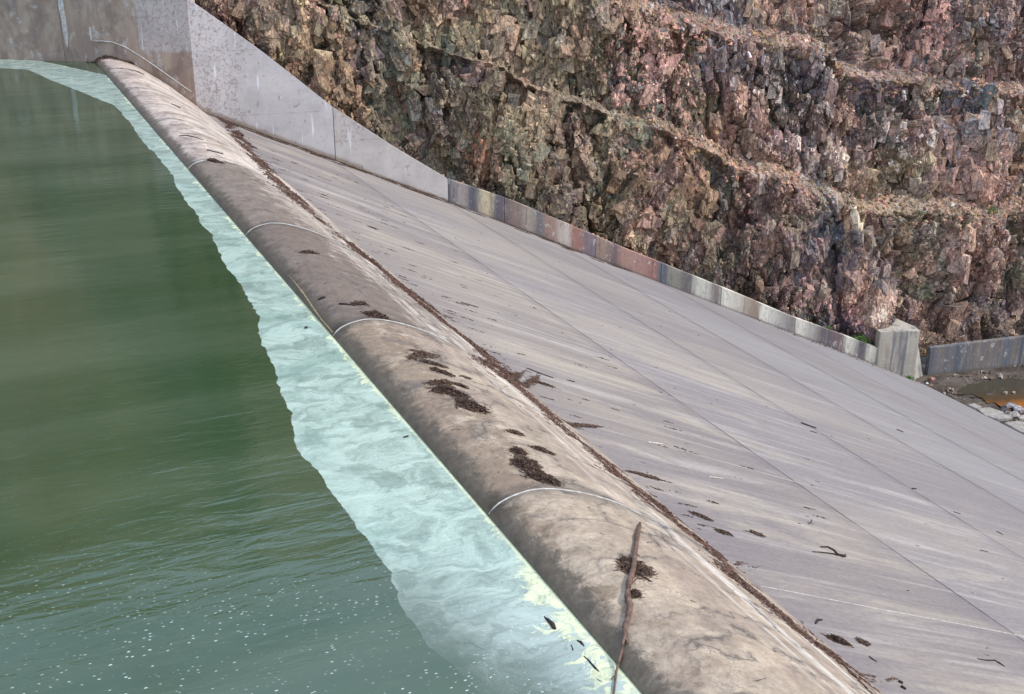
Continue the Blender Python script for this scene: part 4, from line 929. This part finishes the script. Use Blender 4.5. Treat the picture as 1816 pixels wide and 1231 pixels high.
for a, b, wd, n_, lb in (((728, 636), (768, 630), 9, 420, 'dark litter clump nearest below the third sealed joint'), ((745, 641), (790, 652), 4, 150, 'thin tail of litter just right of the first clump below the joint'),
                         ((768, 655), (800, 667), 6, 180, 'narrow litter clump between the first and second large clumps'), ((762, 681), (800, 680), 8, 320, 'flat litter patch forming the top of the second large clump'),
                         ((772, 690), (826, 706), 12, 620, 'second large dark litter clump on the tan crest'), ((802, 680), (830, 690), 4, 130, 'thin litter streak up-slope right of the second large clump'),
                         ((815, 712), (858, 732), 17, 760, 'compact bushy litter clump, third large one on the tan crest'), ((900, 767), (926, 772), 5, 160, 'small litter wisp alone above the longest clump'),
                         ((943, 794), (980, 806), 6, 260, 'narrow litter clump right of the longest clump head'), ((908, 800), (930, 806), 9, 300, 'litter patch at the upper head of the longest clump'),
                         ((922, 812), (948, 838), 17, 900, 'upper thick half of the longest litter clump by the second joint'), ((940, 838), (988, 860), 13, 900, 'lower half of the longest litter clump ending by the white joint'),
                         ((648, 556), (686, 566), 10, 420, 'litter clump touching the white joint on the dark block'), ((626, 539), (650, 542), 6, 120, 'small litter wisp on the dark block above the joint'),
                         ((535, 448), (560, 450), 5, 160, 'small litter clump on the dark block further up'), ((371, 284), (392, 290), 5, 160, 'litter clump at the boundary of pale and dark blocks'),
                         ((168, 105), (215, 107), 14, 1500, 'brown litter pile heaped where the crest meets the wing wall'), ((215, 108), (262, 128), 4, 300, 'thin litter line along the far wing wall'),
                         ((1103, 1008), (1152, 1012), 24, 900, 'twiggy nest of litter caught under the long branch'), ((1118, 1056), (1133, 1056), 8, 200, 'small litter wisp below the nest beside the branch'),
                         ((730, 622), (750, 626), 2, 60, 'faint litter line above the first clump below the joint'), ((820, 669), (834, 673), 2, 50, 'tiny litter speck up-slope of the second clump'),
                         ((1300, 1020), (1330, 1040), 3, 160, 'thin litter tongue at the start of the near drift')):
    far = onsurf(*a)[1]; clump('litter_clump', a, b, wd, n_ * 2, lb, group=G1, th=.004 + far * .00018, lmax=.17 + far * .003, hgt=.055 + .0008 * far)
G2 = 'litter patches on the chute slab'
for a, b, wd, n_, lb in (((880, 652), (925, 662), 7, 400, 'upper of two litter strips on the slab beside the drift'), ((895, 668), (950, 672), 6, 500, 'lower of two litter strips on the slab beside the drift'), ((950, 678), (980, 686), 4, 200, 'litter tail beyond the two strips on the slab'),
                         ((1474, 1132), (1500, 1142), 9, 420, 'dark litter patch on the near slab beside the drift end'), ((1526, 1139), (1537, 1142), 4, 90, 'small litter speck right of the near slab patch'), ((1232, 912), (1258, 922), 5, 160, 'faint litter streak on the slab above the puddle stain'),
                         ((1272, 942), (1292, 948), 5, 120, 'litter dash on the slab between drift and puddle stain'), ((1335, 945), (1352, 950), 4, 100, 'litter dash on the slab left of the forked stick'), ((1000, 747), (1064, 757), 3, 300, 'long thin litter line reaching onto the slab'),
                         ((1120, 838), (1172, 852), 3, 260, 'litter line branching from the drift onto the slab'), ((654, 402), (668, 407), 3, 60, 'small dark litter mark high on the slab')):
    clump('litter_patch', a, b, wd * .8, n_ * 2, lb, group=G2, th=.009, lmax=.4)
# the long drift where crest meets slab
DR = [((398, 214), 3), ((430, 250), 6), ((470, 300), 7), ((505, 335), 8), ((560, 385), 9), ((610, 425), 10), ((640, 450), 14), ((690, 490), 16), ((735, 530), 14), ((790, 575), 13), ((830, 605), 9), ((860, 628), 5), ((880, 660), 12), ((920, 690), 16), ((960, 722), 14),
      ((1000, 765), 12), ((1050, 800), 12), ((1080, 835), 12), ((1120, 860), 12), ((1160, 900), 13), ((1200, 930), 16), ((1235, 955), 15), ((1262, 975), 5), ((1300, 1020), 4), ((1330, 1050), 13), ((1370, 1075), 17), ((1400, 1105), 12), ((1440, 1140), 17), ((1475, 1160), 9), ((1500, 1185), 3), ((1540, 1225), 2)]
VS, FS, k = [], [], 0
for i in range(len(DR) - 1):
    (pa, wa), (pb, wb) = DR[i], DR[i + 1]; A, B = onsurf(*pa), onsurf(*pb); L = np.hypot(*(B - A)[:2]); D_ = np.dot((A + B) / 2 - EYE, fwd)
    wm = (wa + wb) * 1.9 * D_ / FPX; nn_ = int(L * wm * 210 * (1 if D_ < 50 else .6)) + 40
    for q in range(max(1, int(L / 1.2))):
        t = (q + .5) / max(1, int(L / 1.2)); c_ = A + (B - A) * t; m_ = max(1, int(L / 1.2)); off = rng.normal(.1, .42) * wm
        V, F = twigs(max(12, int(nn_ / m_ * rng.uniform(.08, 1.7) ** 1.3)), (c_[0] + off, c_[1]), (B - A)[:2] + rng.normal(0, .28, 2) * L, rng.uniform(.6, 1.5), wm * rng.uniform(.35, 1.25), .05 + .0006 * D_, seed=int(i * 50 + q), th=.005 + D_ * .00016, lmax=.14 + .002 * D_)
        VS.append(V); FS.append(F + k); k += len(V)
for i in range(620):
    j = rng.integers(4, len(DR) - 2); A, B = onsurf(*DR[j][0]), onsurf(*DR[j + 1][0]); c_ = A + (B - A) * rng.random(); ox = rng.exponential(.45) - .25
    V, F = twigs(int(rng.integers(3, 26)), (c_[0] + ox, c_[1] + rng.normal(0, .3)), (1, rng.normal(0, .35)), .28, .07, .03, seed=i + 7000, th=.005 + c_[1] * .00012, lmax=.2, align=.8); VS.append(V); FS.append(F + k); k += len(V)
o = mesh('litter_drift', np.vstack(VS), np.vstack(FS), M['litter2']); tag(o, 'long drift of red brown plant litter along the toe of the crest', 'plant litter', kind='stuff')
# litter lines along the side wall foot and sparse flecks on the slab
VS, FS, k = [], [], 0
for x in np.r_[np.linspace(7, 24, 46), rng.uniform(8, 40, 60)]:
    y = np.interp(x, wxs, wys) - rng.random() ** 1.5 * 2.2 - .1
    V, F = twigs(50, (x, y), (1, -.05), .8, .12, .04, seed=int(x * 100), th=.016, lmax=.4, align=.9); VS.append(V); FS.append(F + k); k += len(V)
for i in range(110):
    x = 7 + 8 * rng.random() ** 2.4; y = rng.uniform(22, 80); V, F = twigs(rng.integers(5, 16), (x, y), (1, .1 * rng.normal()), .35, .06, .02, seed=i, th=.009, lmax=.22, align=.9); VS.append(V); FS.append(F + k); k += len(V)
for i in range(150):
    x = 7 + 30 * rng.random() ** 1.4; y = rng.uniform(14, 75); V, F = twigs(rng.integers(1, 4), (x, y), (1, .1 * rng.normal()), .12, .03, .01, seed=i + 900, th=.008, lmax=.2, align=.9); VS.append(V); FS.append(F + k); k += len(V)
for i in range(170):
    x = rng.uniform(.5, 4.5); y = rng.uniform(13, 60); V, F = twigs(rng.integers(1, 4), (x, y), (1, .3 * rng.normal()), .08, .03, .01, seed=i + 2900, th=.005, lmax=.12, align=.6); VS.append(V); FS.append(F + k); k += len(V)
o = mesh('litter_flecks', np.vstack(VS), np.vstack(FS), M['litter']); tag(o, 'fine dark litter scattered over the slab and along the side wall foot', 'plant litter', kind='stuff')

# ------------------------------------------------------------------ branch and sticks
def stick(name, runs, mat, label, group=None, lift=.0, cat='stick'):
    P0 = onsurf(*runs[0][0][0]); P0[2] = surf(P0[0]); parts = []
    for pts, rad in runs:
        Q = []
        for i, (x, y) in enumerate(pts):
            p = onsurf(x, y); r = rad[i] if hasattr(rad, '__len__') else rad
            Q.append(Vector(p) + Vector((0, 0, r * .8 + lift)) - Vector(P0))
        rr = rad if hasattr(rad, '__len__') else [rad] * len(pts)
        # subdivide with wobble
        Q2, R2 = [], []
        for i in range(len(Q) - 1):
            for t in (0, .34, .67):
                w_ = Q[i].lerp(Q[i + 1], t); r = rr[i] * (1 - t) + rr[i + 1] * t; Q2.append(w_ + Vector((random.uniform(-1, 1), random.uniform(-1, 1), 0)) * r * .25); R2.append(r * random.uniform(.85, 1.15))
        Q2.append(Q[-1]); R2.append(rr[-1] * .8); parts.append(tube(Q2, R2, 8))
    o = mesh(name, *joinm(parts), M[mat], None, True); o.location = P0; return tag(o, label, cat, group)
stick('branch', [(((1135, 932), (1129, 955), (1127, 985), (1123, 1008), (1118, 1030), (1114, 1052), (1113, 1068), (1117, 1078), (1113, 1098), (1108, 1118), (1107, 1136), (1101, 1165), (1093, 1195), (1088, 1232), (1085, 1262)),
                  [.03, .045, .05, .055, .056, .05, .055, .05, .045, .042, .035, .025, .022, .018, .014]),
                 (((1108, 1134), (1112, 1142), (1113, 1147)), [.028, .022, .014]), (((1127, 984), (1120, 982)), [.016, .01]), (((1128, 986), (1134, 988)), [.014, .01]), (((1111, 1066), (1108, 1072)), [.02, .012]), (((1092, 1200), (1083, 1208)), [.01, .006]),
                 (((1118, 1040), (1126, 1033), (1135, 1022)), [.01, .01, .006])],
      'bark', 'long crooked grey brown branch lying across the crest down to the water', None, .03, 'branch')
GS = 'sticks on the chute slab'
for runs, mat, lb in (([(((1148, 785), (1162, 787), (1177, 789)), .028)], 'bleached', 'bleached white stick, upper of the two on the slab'), ([(((1258, 847), (1270, 848), (1282, 850)), .026)], 'bleached', 'bleached white stick, lower of the two on the slab'),
                      ([(((1455, 971), (1468, 971), (1480, 978), (1486, 985), (1500, 988)), [.02, .028, .03, .034, .03]), (((1441, 979), (1460, 981), (1484, 984)), [.014, .02, .026]), (((1494, 988), (1500, 983)), [.02, .012])], 'bark_dark', 'dark forked stick lying alone on the slab'),
                      ([(((1540, 1166), (1555, 1166), (1572, 1170)), [.012, .018, .02]), (((1555, 1167), (1572, 1170), (1585, 1178)), [.014, .022, .018])], 'bark_dark', 'thin bent stick on the slab at lower right') if 0 else ([(((1734, 1169), (1750, 1172), (1764, 1172), (1772, 1177), (1782, 1183)), [.012, .018, .02, .022, .016])], 'bark_dark', 'bent stick with a pale end at the lower right'),
                      ([(((1421, 751), (1432, 755), (1447, 760)), .035)], 'bark_dark', 'short dark stick lying on the second slab joint'), ([(((1590, 762), (1602, 767)), .03)], 'bark_dark', 'short dark stick far out on the slab'),
                      ([(((1437, 765), (1448, 768)), .02)], 'bark_dark', 'small thin stick just below the joint stick'),
                      ([(((1541, 1165), (1548, 1171), (1555, 1174)), [.016, .02, .012])], 'bark_dark', 'curved dark stick below the litter patch on the near slab'),
                      ([(((1446, 1107), (1450, 1101), (1458, 1100)), [.02, .03, .02])], 'bark_dark', 'hooked twig beside the drift on the near slab'),
                      ([(((1434, 930), (1438, 927), (1440, 922)), .012), (((1431, 927), (1442, 929)), .01)], 'bark_dark', 'tiny upright forked twig on the slab above the puddle stain'),
                      ([(((1767, 943), (1779, 949)), .02)], 'bark_dark', 'short dark stick near the right edge of the slab'), ([(((1738, 976), (1752, 979)), .016)], 'bark_dark', 'thin brown stick near the right edge below the short one'),
                      ([(((1617, 867), (1625, 868)), .03)], 'bark_dark', 'stubby bit of bark caught in the long slab joint'), ([(((1691, 908), (1703, 912)), .018)], 'bark_dark', 'thin twig caught in the long slab joint, lower right of the bark'),
                      ([(((818, 537), (832, 541), (848, 546)), .022)], 'bark_dark', 'straight dark stick high on the slab'), ([(((935, 654), (955, 662), (981, 671)), .024)], 'bark_dark', 'long straight stick beside the two litter strips'),
                      ([(((1593, 1209), (1601, 1213)), .03)], 'bark_dark', 'upper of two bark bits at the bottom edge of the slab'), ([(((1598, 1219), (1606, 1224)), .03)], 'bark_dark', 'lower of two bark bits at the bottom edge of the slab')):
    stick('stick', runs, mat, lb, GS)
GC = 'sticks on the crest'
for runs, mat, lb in (([(((602, 540), (615, 541), (630, 543)), .03)], 'bark_dark', 'short dark stick in the middle of the dark crest block'), ([(((564, 533), (571, 530), (577, 528)), .035)], 'bark_dark', 'stubby dark stick leftmost on the dark crest block'),
                      ([(((800, 763), (809, 762), (816, 763)), .012)], 'bark_dark', 'small dark stick left of the litter wisp on the tan crest'), ([(((840, 763), (870, 766), (900, 769)), .007)], 'bark_dark', 'long hair-thin twig leading to the litter wisp'),
                      ([(((1038, 1053), (1046, 1060), (1050, 1067)), .006)], 'bark_dark', 'curved thin twig on the near tan crest left of the branch'), ([(((1327, 1209), (1340, 1210), (1358, 1204)), [.008, .014, .008])], 'bark_dark', 'thin twig at the bottom of the crest right of the branch'),
                      ([(((318, 242), (330, 241), (345, 244), (360, 249)), .03)], 'bark_dark', 'arched dark stick on the pale far block'), ([(((367, 267), (380, 270), (396, 274)), .03)], 'bark_dark', 'dark stick on the pale block just above the dark one'),
                      ([(((193, 122), (215, 122), (240, 126), (256, 133)), .035)], 'bark_dark', 'long curved stick on the far end of the crest'), ([(((304, 185), (320, 192)), .03)], 'bark_dark', 'short stick on the far pale block near the wall corner')):
    stick('stick', runs, mat, lb, GC)
GF = 'driftwood floating in the scum'
for runs, lb in (([(((965, 1094), (972, 1101), (980, 1110), (985, 1117)), [.012, .03, .045, .03]), (((968, 1096), (974, 1096)), .012)], 'dark chunk of bark floating in the scum by the near crest'), ([(((1035, 1164), (1045, 1174), (1056, 1186), (1063, 1192)), [.012, .02, .02, .01])], 'long dark sliver floating against the yellow foam'),
                 ([(((1013, 1145), (1015, 1150), (1016, 1155)), .014)], 'small hooked twig floating between foam swirls'), ([(((934, 1074), (940, 1080)), .01)], 'tiny twig floating beside the yellow foam raft'),
                 ([(((1006, 1133), (1015, 1140), (1023, 1147)), [.008, .012, .008])], 'thin twig floating left of the pale bark chip'), ([(((1024, 1137), (1030, 1141), (1036, 1147)), [.02, .028, .014])], 'pale brown bark chip floating near the yellow foam'),
                 ([(((1050, 1198), (1062, 1207), (1077, 1214)), [.006, .012, .006])], 'slim twig floating at the foot of the branch'), ([(((653, 812), (657, 812)), .03)], 'lone dark speck of bark in the wide part of the scum') if 0 else ([(((716, 777), (724, 774)), .025)], 'small bark piece floating at the edge of the yellow raft'),
                 ([(((540, 583), (545, 582)), .04)], 'lone dark bit of bark in the wide pale scum')):
    stick('driftwood', runs, 'bark_dark', lb, GF, -.008, 'driftwood')
